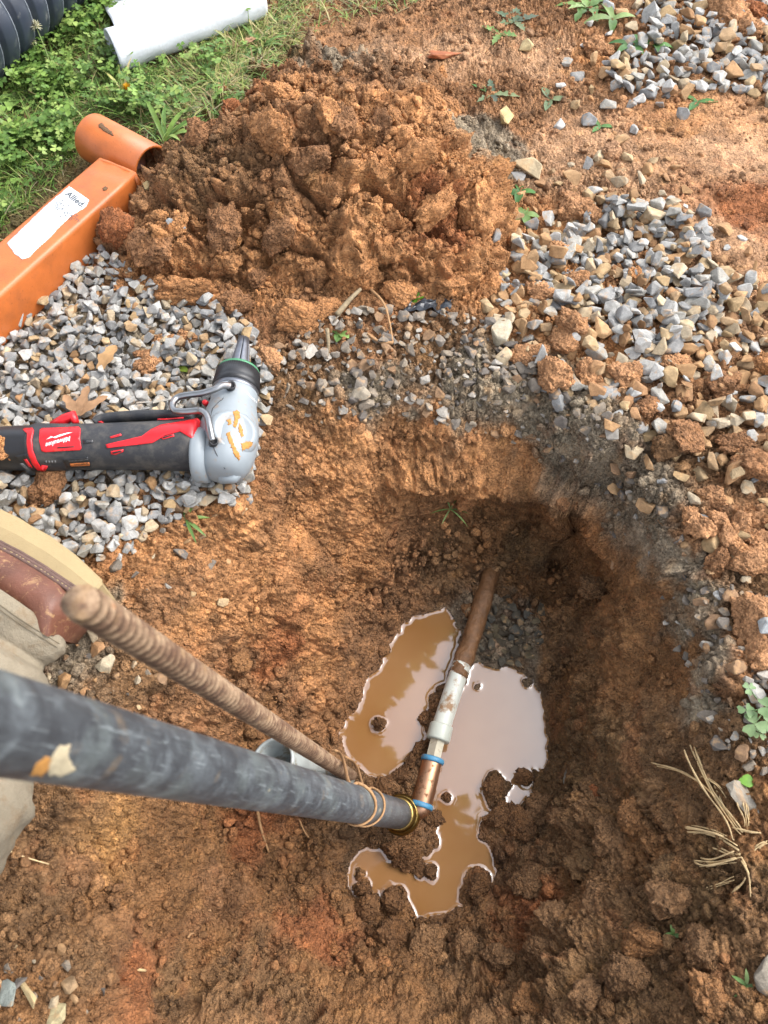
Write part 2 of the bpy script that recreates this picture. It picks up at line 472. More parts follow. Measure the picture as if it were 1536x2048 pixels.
def in_poly(q, poly):
    poly = np.asarray(poly)
    ins = np.zeros(len(q), bool)
    n = len(poly)
    for i in range(n):
        a, b = poly[i], poly[(i + 1) % n]
        c = (a[1] <= q[:, 1]) != (b[1] <= q[:, 1])
        e = b[1] - a[1]
        ins ^= c & (q[:, 0] < a[0] + (q[:, 1] - a[1]) * (b[0] - a[0]) / (e if abs(e) > 1e-9 else 1e-9))
    return ins
GRASS_PX = [(-400,-200),(900,-200),(760,10),(640,60),(570,110),(545,180),(480,235),(400,270),(330,330),(190,320),(60,440),(-20,520),(-400,800)]
GRASS_W = pts_w(GRASS_PX, 0)
PACK = [(690,130,.13),(800,130,.12),(1120,285,.09),(1230,300,.07),(1400,290,.12),(1500,330,.12),(1470,480,.07),(1540,520,.08),(1090,130,.05)]
def packed(q):
    o = np.zeros(len(q), np.float32)
    for x, y, r in PACK:
        c = P(x, y, 0)
        o = np.maximum(o, np.exp(-((q[:, 0] - c[0]) ** 2 + ((q[:, 1] - c[1]) * .8) ** 2) / r ** 2).astype(np.float32))
    return o

nx, ny = len(gx), len(gy)
XX, YY = np.meshgrid(gx, gy)
XY = np.column_stack([XX.ravel(), YY.ravel()]).astype(np.float32)
H0 = base_height(XY)
SD = sdf_water(XY)
# shore and bed of the puddle
wsh = sstep(0.0, 0.045, SD)
shore = ZW + np.where(SD < 0, np.maximum(SD * 0.9, -0.03), np.minimum(SD * 0.75, 0.02)) + 0.0005
bigmound = sstep(0.0, 0.012, SD)
H1 = np.where(SD < 0.045, shore * (1 - wsh) + np.maximum(H0, ZW + 0.003) * wsh, H0)
nearhole = (XY[:, 0] > -.35) & (XY[:, 0] < .5) & (XY[:, 1] > -.2) & (XY[:, 1] < .68)
H1 = np.where(nearhole & (SD > 0), np.maximum(H1, ZW + 0.0015), H1).astype(np.float32)
V = np.column_stack([XY, H1]).astype(np.float32)
Nn = grid_normals(V, nx, ny)
near = (np.abs(XY[:, 0]) < 1.1) & (XY[:, 1] > -.3) & (XY[:, 1] < 2.0)
disp = np.zeros(len(V), np.float32)
pn = V[near]
grassy = in_poly(pn[:, :2], GRASS_W)
smooth_mask = (0.25 + 0.75 * sstep(-.15, .3, perlin(pn, 14, 210))).astype(np.float32)
steep = sstep(.6, .22, Nn[near][:, 2]).astype(np.float32)      # cut walls are smoother
pack = packed(pn[:, :2])                           # trodden flat clay
smooth_mask *= 1 - .7 * pack
toward = sstep(0.004, 0.05, SD[near])
hole = sstep(-.012, -.09, H1[near])
amp_big = (0.006 + 0.012 * hole) * toward
amp_mid = (0.010 + 0.007 * hole) * (0.10 + 0.90 * toward) * (1 - .2 * steep)
amp_fine = 0.0076 * (0.10 + 0.90 * toward) * (1 - .6 * pack) * (1 - .4 * steep)
def relief(p, ab, am, af, sm):
    return soil_relief(p, None, ab, am, af, sm)
disp[near] = relief(pn, amp_big, amp_mid, amp_fine, smooth_mask) * np.where(SD[near] < 0, 0.3, 1.0)
disp[near] = np.where(grassy, disp[near] * 0.8, disp[near])
V2 = V + Nn * disp[:, None]
# the lip over the deep back and right wall, and the grooves the digging bar left in the walls
hc = np.array([0.10, 0.34], np.float32)
dv = hc - XY
dl = np.linalg.norm(dv, axis=1, keepdims=True) + 1e-6
dv = dv / dl
lipmask = sstep(-.02, .06, XY[:, 0]) * sstep(.40, .47, XY[:, 1]) * near
lipz = -.115 + .03 * perlin(V, 8, 410)
lip = .029 * np.exp(-((H1 - lipz) / .028) ** 2) * lipmask * (.6 + .8 * np.clip(perlin(V, 14, 420) + .4, 0, 1))
under = -.024 * np.exp(-((H1 + .205) / .045) ** 2) * lipmask
gro = perlin((V * np.array([1, 1, .12], np.float32)).astype(np.float32), 17, 430) * .005 * sstep(-.03, -.08, H1) * sstep(.012, .05, SD) * near
V2[:, :2] += dv * (lip + under + gro)[:, None]
# nothing but the intended islets may rise out of the water, nothing dry may sink under it
V2[:, 2] = np.where(SD < -0.004, np.minimum(V2[:, 2], ZW - 0.0015), V2[:, 2])
cols = np.tile(PALL['B'].astype(np.float32), (len(V), 1))
cols[near] = soil_colour(pn)
cols[~near] = PALL['T'] * 0.8
wet = np.zeros(len(V), np.float32)
wetn = np.clip(1 - SD / 0.05, 0, 1) * (0.6 + 0.4 * np.clip(perlin(V, 60, 5) + .5, 0, 1))
lowwet = sstep(-.2, -.29, H1) * 0.45
wet = np.maximum(wetn, lowwet).astype(np.float32)
cols = cols * (1 - 0.45 * wet[:, None])            # wet clay is darker than dry clay
gm = mesh_np('ground', V2, grid_faces(nx, ny), mat=M['soil'])
vcol(gm, 'Col', cols)
vfloat(gm, 'wet', wet)
ground = tag(link('ground', gm), 'bare orange clay ground dug open into a deep round hole', None, kind='structure')
ZG = V2[:, 2].reshape(ny, nx)
NG = grid_normals(V2, nx, ny).reshape(ny, nx, 3)
def look(grid, xy):
    xy = np.atleast_2d(xy)
    ix = np.clip(np.searchsorted(gx, xy[:, 0]) - 1, 0, nx - 2)
    iy = np.clip(np.searchsorted(gy, xy[:, 1]) - 1, 0, ny - 2)
    fx = np.clip((xy[:, 0] - gx[ix]) / (gx[ix + 1] - gx[ix]), 0, 1)
    fy = np.clip((xy[:, 1] - gy[iy]) / (gy[iy + 1] - gy[iy]), 0, 1)
    if grid.ndim == 3:
        fx, fy = fx[:, None], fy[:, None]
    return (grid[iy, ix] * (1 - fx) + grid[iy, ix + 1] * fx) * (1 - fy) + (grid[iy + 1, ix] * (1 - fx) + grid[iy + 1, ix + 1] * fx) * fy

# ---------------------------------------------------------------- muddy water
wx = np.arange(-.15, .28, .0017)
wy = np.arange(.03, .52, .0017)
WX, WY = np.meshgrid(wx, wy)
wxy = np.column_stack([WX.ravel(), WY.ravel()]).astype(np.float32)
wsd = sdf_water(wxy)
wz = ZW + 0.0009 * np.exp(-np.clip(-wsd, 0, 1) / 0.0020)
wv = np.column_stack([wxy, wz]).astype(np.float32)
wf = grid_faces(len(wx), len(wy))
wf = wf[(wsd[wf] < 0.008).any(1)]
t = NT('muddy_water')
nz = t.noise(9, 3, 0.5)
t.set(color=t.ramp(nz, (0.3, lin(166, 116, 68, .55)), (0.7, lin(182, 136, 92, .55))), rough=0.03, ior=2.0)
t.bump(t.noise(26, 1, 0.4), 0.0012, 0.12)
M['water'] = t.m
wm = mesh_np('water', wv, wf, mat=M['water'])
used = np.zeros(len(wv), bool); used[wf.ravel()] = True
bm = bmesh.new(); bm.from_mesh(wm)
bmesh.ops.delete(bm, geom=[v for v in bm.verts if not v.link_faces], context='VERTS')
bm.to_mesh(wm); bm.free()
water = tag(link('water', wm), 'still puddle of muddy orange brown water in the bottom of the hole', None, kind='structure')
# ---------------------------------------------------------------- the heap of dug clay
MCT = [(250,480,.04),(215,520,.02),(300,400,.068),(275,440,.05),(345,345,.085),(400,330,.10),(500,290,.128),(600,240,.148),(700,225,.152),(800,235,.148),(880,245,.13),(930,300,.09),(975,380,.06),(1000,440,.035),(960,470,.045),
 (900,400,.085),(800,400,.095),(700,400,.095),(600,410,.09),(500,420,.085),(400,430,.07),(450,500,.052),(350,500,.045),(600,510,.055),(700,510,.055),(780,500,.062),(850,490,.06),(900,540,.035),(820,560,.028),(700,570,.022),(580,570,.02),(450,570,.018),(340,560,.02),(290,570,.008)]
MOUT = [(175,540),(195,580),(260,600),(340,615),(450,625),(560,625),(660,620),(760,615),(860,615),(950,605),(1010,560),(1045,480),(1030,400),(990,320),(960,260),(930,190),(850,120),(700,95),(560,110),(450,170),(385,240),(335,310),(270,370),(215,440),(180,480)]
mo = pts_w(MOUT, 0)
mc = np.vstack([[np.append(P(x, y, z)[:2], z) for x, y, z in MCT], np.column_stack([mo, np.full(len(mo), -0.006)])])
_dm = np.sqrt(((mc[:, None, :2] - mc[None, :, :2]) ** 2).sum(-1))
_mw = np.linalg.solve(-_dm - np.eye(len(mc)) * 0.003, mc[:, 2])
mx = np.arange(mo[:, 0].min() - .02, mo[:, 0].max() + .02, .0020)
my = np.arange(mo[:, 1].min() - .02, mo[:, 1].max() + .03, .0021)
MX, MY = np.meshgrid(mx, my)
mxy = np.column_stack([MX.ravel(), MY.ravel()]).astype(np.float32)
mh = np.empty(len(mxy), np.float32)
for s in range(0, len(mxy), 40000):
    q = mxy[s:s + 40000]
    mh[s:s + 40000] = np.sqrt((q[:, 0:1] - mc[:, 0]) ** 2 + (q[:, 1:2] - mc[:, 1]) ** 2) @ (-_mw)
msd = sdf_poly(mxy, mo)
mh = np.where(msd > -0.012, np.minimum(mh, -0.35 * (msd + 0.006)), mh)
mh = np.maximum(mh, -0.03)
mv = np.column_stack([mxy, mh]).astype(np.float32)
mn = grid_normals(mv, len(mx), len(my))
ins = sstep(0.004, -0.03, msd)
wp = mv + (np.column_stack([perlin(mv, 30, 3), perlin(mv, 30, 33), perlin(mv, 30, 63)]) * 0.016).astype(np.float32)
a1, b1 = domes(wp, 13, 4)
a2, b2 = domes(wp, 29, 9)
a3, b3 = domes(wp, 66, 15)
a4, b4 = domes(wp, 150, 21)
rough_m = (0.25 + 0.75 * sstep(-.25, .25, perlin(mv, 11, 140))).astype(np.float32)
mdisp = ins * (0.006 * (a1 * (.5 + b1) - .5) + rough_m * 0.007 * (a2 * (.4 + 1.2 * b2) - .5) + rough_m * 0.011 * (a3 * (.4 + 1.2 * b3) - .5) + (.4 + .6 * rough_m) * 0.0095 * (a4 * (.4 + 1.2 * b4) - .5) + 0.030 * fbm(mv, 13, 5, 61, .58) - 0.026 * np.clip(.12 - np.abs(perlin(mv, 10, 88)), 0, 1) / .12)
mv2 = mv + mn * mdisp[:, None]
mv2[:, :2] += (np.column_stack([perlin(mv, 55, 301), perlin(mv, 55, 331)]) * 0.004 * ins[:, None]).astype(np.float32)
mcol = soil_colour(mv * np.array([1, 1, 1.0], np.float32))
mm = mesh_np('dirt_heap', mv2, grid_faces(len(mx), len(my))[(msd[grid_faces(len(mx), len(my))] < 0.014).any(1)], mat=M['soil'])
vcol(mm, 'Col', mcol)
bm = bmesh.new(); bm.from_mesh(mm)
bmesh.ops.delete(bm, geom=[v for v in bm.verts if not v.link_faces], context='VERTS')
bm.to_mesh(mm); bm.free()
heap = tag(link('dirt_heap', mm), 'large heap of crumbly orange brown clay between grass and hole', 'dirt heap')
ZM = np.where(msd < 0, mv2[:, 2], -1).reshape(len(my), len(mx))
NM = grid_normals(mv2, len(mx), len(my)).reshape(len(my), len(mx), 3)
def on_heap(xy):
    xy = np.atleast_2d(xy)
    ix = np.clip(((xy[:, 0] - mx[0]) / .0020).round().astype(int), 0, len(mx) - 1)
    iy = np.clip(((xy[:, 1] - my[0]) / .0021).round().astype(int), 0, len(my) - 1)
    okk = (xy[:, 0] > mx[0]) & (xy[:, 0] < mx[-1]) & (xy[:, 1] > my[0]) & (xy[:, 1] < my[-1])
    return np.where(okk, ZM[iy, ix], -1.0), NM[iy, ix]
def surf(xy):
    """Height and normal of the soil surface (ground or heap, whichever is on top)."""
    xy = np.atleast_2d(np.asarray(xy, float))
    z, n = look(ZG, xy), look(NG, xy)
    zm, nm = on_heap(xy)
    up = zm > z
    return np.where(up, zm, z), np.where(up[:, None], nm, n)
def hit(X, Y, z0=0.0):
    """World point of the soil seen at a pixel: a march along the ray."""
    d = ray(X, Y)
    tt = np.linspace(0.45, 3.2, 1100)
    p = CAMP + tt[:, None] * d
    z, n = surf(p[:, :2])
    below = np.nonzero(p[:, 2] < z)[0]
    k = below[0] if len(below) else len(tt) - 1
    return np.array([p[k, 0], p[k, 1], z[k]])
def zs(x, y):
    return float(surf([[x, y]])[0][0])

# ---------------------------------------------------------------- lumps: clods and crumbs
def ico(sub):
    b = bmesh.new()
    bmesh.ops.create_icosphere(b, subdivisions=sub, radius=1.0)
    b.verts.ensure_lookup_table()
    v = np.array([x.co[:] for x in b.verts], np.float32)
    f = np.array([[l.index for l in p.verts] for p in b.faces], np.int32)
    b.free()
    return v, f
def lump(sub, seed, knob=0.22, squash=(1, .85, .65)):
    v, f = ico(sub)
    o = seed * 31.7
    rg = np.random.default_rng(seed + 900)
    v = v * (1 + 0.34 * perlin(v, 1.1, o) + 0.16 * perlin(v, 2.3, o + 5))[:, None]
    for k in range(5 if sub >= 3 else 3):                      # broken faces
        nn = rg.normal(size=3); nn /= np.linalg.norm(nn)
        e = v @ nn - rg.uniform(.45, .8)
        v = v - np.maximum(e, 0)[:, None] * nn * .75
    r = np.ones(len(v), np.float32)
    if sub >= 2:
        d, c = domes(v + o, 2.2)
        r = r + knob * .6 * (d * (.5 + c) - .5)
    if sub >= 3:
        k1 = sstep(-.3, .3, perlin(v, 1.6, o + 50))
        d, c = domes(v + o, 5.0)
        r = r + (.3 + .7 * k1) * knob * 0.7 * (d * (.4 + 1.2 * c) - .5)
        d, c = domes(v + o, 10.0)
        r = r + (.35 + .65 * k1) * knob * 0.55 * (d * (.4 + 1.2 * c) - .5)
        r = r + .03 * perlin(v, 14, o)
    return (v * r[:, None] * np.array(squash, np.float32)).astype(np.float32), f
CLODS = []
for k in range(8):
    v, f = lump(5, k + 1, 0.30, (1, .8 + .05 * (k % 3), .6 + .05 * (k % 4)))
    me = mesh_np('clod', v, f, mat=M['clod'])
    CLODS.append(me)
def rotm(nrm, spin, tilt=0.35):
    q = Vector(nrm).to_track_quat('Z', 'Y')
    e = Quaternion((0, 0, 1), spin) @ Quaternion((random.gauss(0, 1), random.gauss(0, 1), random.gauss(0, .3)), random.gauss(0, tilt))
    return q @ e
def add_clod(parent, x, y, r, sink=0.25, col=None, flat=1.0, seed=None):
    z, n = surf([[x, y]])
    n = n[0] * .5 + np.array([0, 0, .5])
    o = bpy.data.objects.new('clod', CLODS[random.randrange(len(CLODS))])
    C.objects.link(o)
    o.rotation_mode = 'QUATERNION'
    loc = Vector((x, y, float(z[0]) + r * (.55 - sink)))
    o.parent = parent
    o.location = loc - parent.location
    o.rotation_quaternion = rotm(n, random.uniform(0, 6.28))
    o.scale = (r, r * random.uniform(.8, 1.1), r * random.uniform(.75, 1.1) * flat)
    if col is None:
        c = soil_colour(np.array([[x, y, z[0]]], np.float32))[0] * random.uniform(.85, 1.2)
    else:
        c = PALL[col] * random.uniform(.9, 1.1)
    o.color = (c[0], c[1], c[2], 1)
    return o
# clods on the heap
n = 0
mpoly_in = pts_w([(230,560),(300,590),(450,600),(760,600),(950,590),(1010,500),(1000,400),(900,200),(700,140),(520,180),(380,300),(280,400),(220,480)], 0)
while n < 110:
    x, y = random.uniform(mx[0], mx[-1]), random.uniform(my[0], my[-1])
    if not in_poly(np.array([[x, y]]), mpoly_in)[0]:
        continue
    r = random.choice([.006, .007, .008, .009, .010, .011, .013, .016])
    add_clod(heap, x, y, r * random.uniform(.85, 1.15), random.uniform(.1, .45))
    n += 1
for X, Y, r, c in [(545,290,.034,'O'),(660,245,.024,'O'),(690,260,.020,'B'),(240,470,.026,'R'),(215,460,.020,'B'),(385,600,.040,'O'),(330,595,.022,'O'),(470,620,.022,'B'),(610,650,.028,'O'),(655,625,.018,'O'),(520,560,.022,'B'),(260,590,.018,'O'),(305,500,.034,'B'),(450,470,.03,'B'),(560,480,.026,'B'),(620,330,.03,'B'),(830,330,.03,'O'),(760,270,.026,'B'),(960,440,.036,'O'),(870,430,.034,'O'),(720,560,.026,'O'),(800,590,.022,'O'),(900,580,.022,'O'),(980,585,.020,'O'),(400,280,.020,'B'),(425,260,.018,'B'),(560,200,.02,'O'),(860,210,.024,'O'),(900,225,.02,'O')]:
    p = hit(X, Y)
    add_clod(heap, p[0], p[1], r, .3, c)
# clods lying about on the ground and the gravel
for X, Y, r, c in [(290,720,.012,'B'),(300,735,.018,'L'),(105,975,.024,'B'),(90,1000,.016,'L'),(340,690,.02,'L'),(380,680,.014,'L'),(540,725,.018,'L'),(520,700,.012,'B'),(1190,105,.022,'L'),(1215,110,.018,'L'),(1180,95,.014,'B'),(1455,40,.040,'L'),(1490,70,.026,'L'),(1500,30,.026,'R'),(1220,310,.018,'P'),(1150,430,.026,'L'),(1180,440,.02,'L'),(1110,510,.018,'L'),(1150,570,.02,'L'),(1080,590,.018,'L'),(1140,660,.024,'L'),(1130,690,.022,'L'),(1060,720,.026,'L'),(1080,740,.018,'B'),(1110,760,.024,'L'),(1180,760,.022,'L'),(1250,760,.024,'L'),(1340,740,.02,'L'),(1440,780,.022,'B'),(1420,1000,.016,'L'),(1400,1060,.019,'L'),(1450,1080,.017,'L'),(1470,1050,.014,'L'),(1435,1045,.015,'L'),(1490,1075,.014,'L'),(1375,1035,.013,'L'),(1480,1110,.013,'L'),(1520,1090,.013,'L'),(1500,1130,.02,'L'),(1430,1130,.018,'B'),(1510,1250,.03,'L'),(1530,1310,.024,'L'),(1380,880,.022,'B'),(1330,900,.018,'D'),(1290,820,.016,'B'),(1500,930,.026,'B'),(1470,890,.02,'B'),
 (880,150,.012,'O'),(1400,600,.014,'O'),(1530,740,.02,'O'),(430,600,.01,'O'),(1270,560,.014,'O'),(1300,610,.012,'O'),
 (810,1710,.018,'M'),(835,1730,.015,'M'),(790,1700,.015,'M'),(860,1745,.007,'M'),(955,1770,.016,'M'),(740,1812,.014,'M'),(990,1570,.013,'M'),(1050,1556,.011,'M'),(725,1778,.010,'M'),(785,1805,.014,'M'),(840,1500,.012,'M'),(820,1525,.012,'M'),(850,1440,.011,'M'),(875,1410,.010,'M'),(800,1555,.014,'M'),(770,1575,.014,'M'),(870,1640,.012,'M'),(958,1188,.013,'D'),(985,1205,.014,'K'),(938,1222,.011,'M'),(1000,1185,.012,'D'),(760,1447,.009,'M'),(895,1594,.005,'M'),(1000,1640,.020,'M'),(1040,1650,.022,'M'),(1080,1620,.02,'D'),(1180,1590,.014,'R'),(1130,1640,.020,'D'),(1220,1680,.024,'D'),(1270,1640,.026,'W'),(1200,1800,.024,'D'),(1060,1760,.024,'D'),(1120,1850,.026,'D'),(1290,1880,.020,'W'),(1000,1920,.02,'D'),(930,1900,.02,'D'),(850,1880,.022,'D'),(780,1870,.018,'M'),(1160,1730,.022,'X'),(1090,1900,.022,'D'),(1340,1800,.024,'D'),(1400,1900,.022,'D'),(1250,1950,.024,'D'),(1170,2000,.022,'D'),(1060,2010,.022,'W'),(1420,2000,.022,'W'),(1330,1740,.018,'X'),
 (1260,1240,.018,'W'),(1180,1180,.018,'D'),(1230,1390,.020,'W'),(1130,1010,.02,'B'),(1075,1010,.018,'O'),(930,1010,.016,'O'),(700,1000,.014,'O'),(580,1290,.014,'R'),(480,1330,.014,'W'),(430,1240,.012,'W')]:
    p = hit(X, Y)
    o = add_clod(ground, p[0], p[1], r, .3, c)

# crumbs: thousands of small bits of soil, one mass
def scatter_mesh(name, protos, pts, nrm, radii, cols, mat, tilt=.5, sink=.1, smooth=True, extra=None):
    vs, fs, cs, off = [], [], [], 0
    for i in range(len(pts)):
        v, f = protos[i % len(protos)]
        q = rotm(nrm[i], random.uniform(0, 6.28), tilt)
        m = np.array(q.to_matrix(), np.float32)
        vv = (v * radii[i]) @ m.T + pts[i] + (nrm[i] * (radii[i] * (.45 - sink))).astype(np.float32)
        vs.append(vv); fs.append(f + off); off += len(v)
        cs.append(np.repeat(cols[i][None], len(v), 0))
    me = mesh_np(name, np.concatenate(vs), np.concatenate(fs), mat=mat, smooth=smooth)
    vcol(me, 'Col', np.concatenate(cs))
    return me
def scatter_pts(n, poly, dens=None):
    poly = np.asarray(poly)
    out = []
    lo, hi = poly.min(0), poly.max(0)
    tot = 0
    while tot < n:
        q = rng.uniform(lo, hi, (n * 3, 2))
        q = q[in_poly(q, poly)]
        if dens is not None:
            q = q[rng.random(len(q)) < dens(q)]
        out.append(q); tot += len(q)
    return np.concatenate(out)[:n]
CR1 = [lump(1, k + 40) for k in range(10)]
CR2 = [lump(2, k + 60, .3) for k in range(10)]
view = np.array([[-.36, -.06], [.36, -.06], [.5, .3], [.62, .7], [.78, 1.2], [.95, 1.75], [-.95, 1.75], [-.78, 1.2], [-.62, .7], [-.5, .3]])
LEFT_BED = pts_w([(-80,640),(60,560),(165,470),(230,540),(330,600),(480,640),(520,700),(545,790),(525,850),(505,930),(490,1020),(430,1000),(330,1050),(240,1120),(170,1130),(90,1080),(-80,1010)], 0)
def crumb_dens(q):
    p3 = np.column_stack([q, np.zeros(len(q))]).astype(np.float32)
    d = 0.15 + 0.85 * sstep(-.2, .45, fbm(p3, 16, 2, 400))
    d = np.where(in_poly(q, GRASS_W), d * .12, d) * (1 - .75 * packed(q))
    d = np.where(in_poly(q, LEFT_BED), d * .12, d)
    zh, _ = on_heap(q)
    d = np.where(zh > 0, np.minimum(1, .45 + d), np.where(look(ZG, q) < -.02, np.minimum(1, d + .25), d * .5))
    return np.where(sdf_water(q.astype(np.float32)) < 0.004, 0, d)
def crumbs(n, rr, protos, off):
    q = scatter_pts(n, view, crumb_dens)
    z, nr = surf(q)
    keep = nr[:, 2] > .03
    q, z, nr = q[keep], z[keep], nr[keep]
    p = np.column_stack([q, z]).astype(np.float32)
    r = rng.choice(rr, len(p)).astype(np.float32) * rng.uniform(.7, 1.25, len(p)).astype(np.float32)
    c = soil_colour(p) * rng.uniform(.62, 1.3, (len(p), 1))
    wsd_ = sdf_water(p[:, :2])
    c = c * (1 - .4 * np.clip(1 - wsd_ / .05, 0, 1))[:, None]
    return p, nr, r, c
p, nr, r, c = crumbs(6800, [.003, .0035, .004, .005, .006, .008], CR2, 0)
m1 = scatter_mesh('soil_crumbs', CR2, p, nr, r, c, M['soil'])
tag(link('soil_crumbs', m1, ground), kind='stuff')
p, nr, r, c = crumbs(19000, [.0013, .0017, .0021, .0028], CR1, 0)
m1 = scatter_mesh('soil_grit', CR1, p, nr, r, c, M['soil'])
tag(link('soil_grit', m1, ground), kind='stuff')

# ---------------------------------------------------------------- crushed stone
def stone_material(name, objcol):
    t = NT(name)
    if objcol:
        oi = t.node('ShaderNodeObjectInfo')
        base, rnd = oi.outputs['Color'], oi.outputs['Random']
        vec = t.node('ShaderNodeVectorMath', operation='ADD')
        t.link(t.coord(), vec.inputs[0])
        comb = t.node('ShaderNodeCombineXYZ')
        t.link(t.math('MULTIPLY', rnd, 37.0), comb.inputs[0]); t.link(t.math('MULTIPLY', rnd, 91.0), comb.inputs[1])
        t.link(comb.outputs[0], vec.inputs[1])
        v, k = vec.outputs[0], 1.0
    else:
        base = t.attr('Col')
        v, k = t.node('ShaderNodeNewGeometry').outputs['Position'], 75.0
    n1 = t.noise(1.6 * k, 4, .6, vec=v)
    n2 = t.noise(7 * k, 4, .7, vec=v)
    c = t.mix(1, base, t.ramp(n1, (.3, .72), (.7, 1.22)), 'MULTIPLY')
    c = t.mix(1, c, t.ramp(n2, (.3, .8), (.55, 1.0), (.75, 1.2)), 'MULTIPLY')
    dirt = t.ramp(t.noise(.9 * k, 3, .6, vec=v), (.56, 0.0), (.66, 1.0))
    c = t.mix(t.math('MULTIPLY', dirt, .5), c, lin(190, 150, 104, .8))
    t.set(color=c, rough=.85, spec=.3)
    b = t.bump(n2, .0011 if not objcol else .0011, .9)
    return t.m
M['stone'] = stone_material('crushed_stone', True)
M['stone_mass'] = stone_material('crushed_stone_mass', False)
def stone_geo(seed, n=13):
    rg = np.random.default_rng(seed)
    sc3 = np.array([1, rg.uniform(.62, .92), rg.uniform(.42, .68)])
    b = bmesh.new()
    pts = rg.normal(size=(n, 3))
    pts /= np.linalg.norm(pts, axis=1)[:, None]
    pts = np.sign(pts) * np.abs(pts) ** .8 * rg.uniform(.82, 1.05, (n, 1)) * sc3
    for q in pts:
        b.verts.new(q)
    r = bmesh.ops.convex_hull(b, input=b.verts)
    bmesh.ops.delete(b, geom=[g for g in r['geom_interior'] if isinstance(g, bmesh.types.BMVert)], context='VERTS')
    bmesh.ops.dissolve_limit(b, angle_limit=R(14), verts=b.verts, edges=b.edges)
    bmesh.ops.bevel(b, geom=list(b.edges), offset=.055, segments=1, affect='EDGES', clamp_overlap=True)
    bmesh.ops.triangulate(b, faces=b.faces)
    bmesh.ops.recalc_face_normals(b, faces=b.faces)
    b.verts.ensure_lookup_table()
    v = np.array([x.co[:] for x in b.verts], np.float32)
    f = np.array([[l.index for l in q.verts] for q in b.faces], np.int32)
    b.free()
    return v, f
SG = [stone_geo(100 + k, 10 + k % 5) for k in range(18)]
SM = [mesh_np('stone', v, f, mat=M['stone'], smooth=False) for v, f in SG]
GREY = [lin(*c, .70) for c in [(176,174,168),(164,162,157),(188,185,178),(154,153,150),(176,171,160),(198,195,188),(148,146,142)]]
TAN = [lin(*c, .66) for c in [(196,168,128),(186,156,114),(206,184,150),(182,150,112),(200,178,146),(192,174,146)]]
DIRTY = [lin(*c, .74) for c in [(176,136,94),(164,124,86),(188,150,108)]]
def layer(points, sizes, pal, sink=0.1):
    """Drop the stones one after the other on what already lies there."""
    cs = .0016
    lo = points.min(0) - .05
    hi = points.max(0) + .05
    gxn, gyn = int((hi[0] - lo[0]) / cs), int((hi[1] - lo[1]) / cs)
    cx, cy = np.meshgrid(lo[0] + cs * (np.arange(gxn) + .5), lo[1] + cs * (np.arange(gyn) + .5))
    H = surf(np.column_stack([cx.ravel(), cy.ravel()]))[0].reshape(gyn, gxn)
    own = np.full((gyn, gxn), -1)
    res = []
    for i, (pt, s) in enumerate(zip(points, sizes)):
        k = random.randrange(len(SG))
        q = Quaternion((random.gauss(0, 1), random.gauss(0, 1), random.gauss(0, .2)), random.gauss(0, .55)) @ Quaternion((0, 0, 1), random.uniform(0, 6.28))
        v = (SG[k][0] * s) @ np.array(q.to_matrix(), np.float32).T
        half = v[:, :2].max(0), v[:, :2].min(0)
        zt, zb = v[:, 2].max(), -v[:, 2].min()
        a, b_ = (half[0][0] - half[1][0]) / 2, (half[0][1] - half[1][1]) / 2
        x0, x1 = int((pt[0] - a - lo[0]) / cs), int((pt[0] + a - lo[0]) / cs) + 1
        y0, y1 = int((pt[1] - b_ - lo[1]) / cs), int((pt[1] + b_ - lo[1]) / cs) + 1
        x0, y0, x1, y1 = max(x0, 0), max(y0, 0), min(x1, gxn), min(y1, gyn)
        if x1 <= x0 or y1 <= y0:
            res.append(None); continue
        ux = (cx[y0:y1, x0:x1] - pt[0]) / a
        uy = (cy[y0:y1, x0:x1] - pt[1]) / b_
        e = 1 - ux * ux - uy * uy
        m = e > 0
        if m.sum() < 3:
            res.append(None); continue
        ee = np.sqrt(np.clip(e, 0, 1))
        Hs = H[y0:y1, x0:x1]
        zc = np.percentile((Hs + zb * ee * .9)[m], 78)
        zc = min(zc, float(np.median(Hs[m])) + zb * 1.15)
        zc -= sink * s * random.uniform(.3, 1.2)
        top = zc + zt * ee * .92
        m2 = m & (top > Hs)
        Hs[m2] = top[m2]
        own[y0:y1, x0:x1][m2] = i
        res.append((k, q, np.array([pt[0], pt[1], zc]), s, random.choice(pal(pt))))
    vis = np.bincount(own[own >= 0], minlength=len(points)).astype(float)
    return res, vis
GRID_TOPS = {}
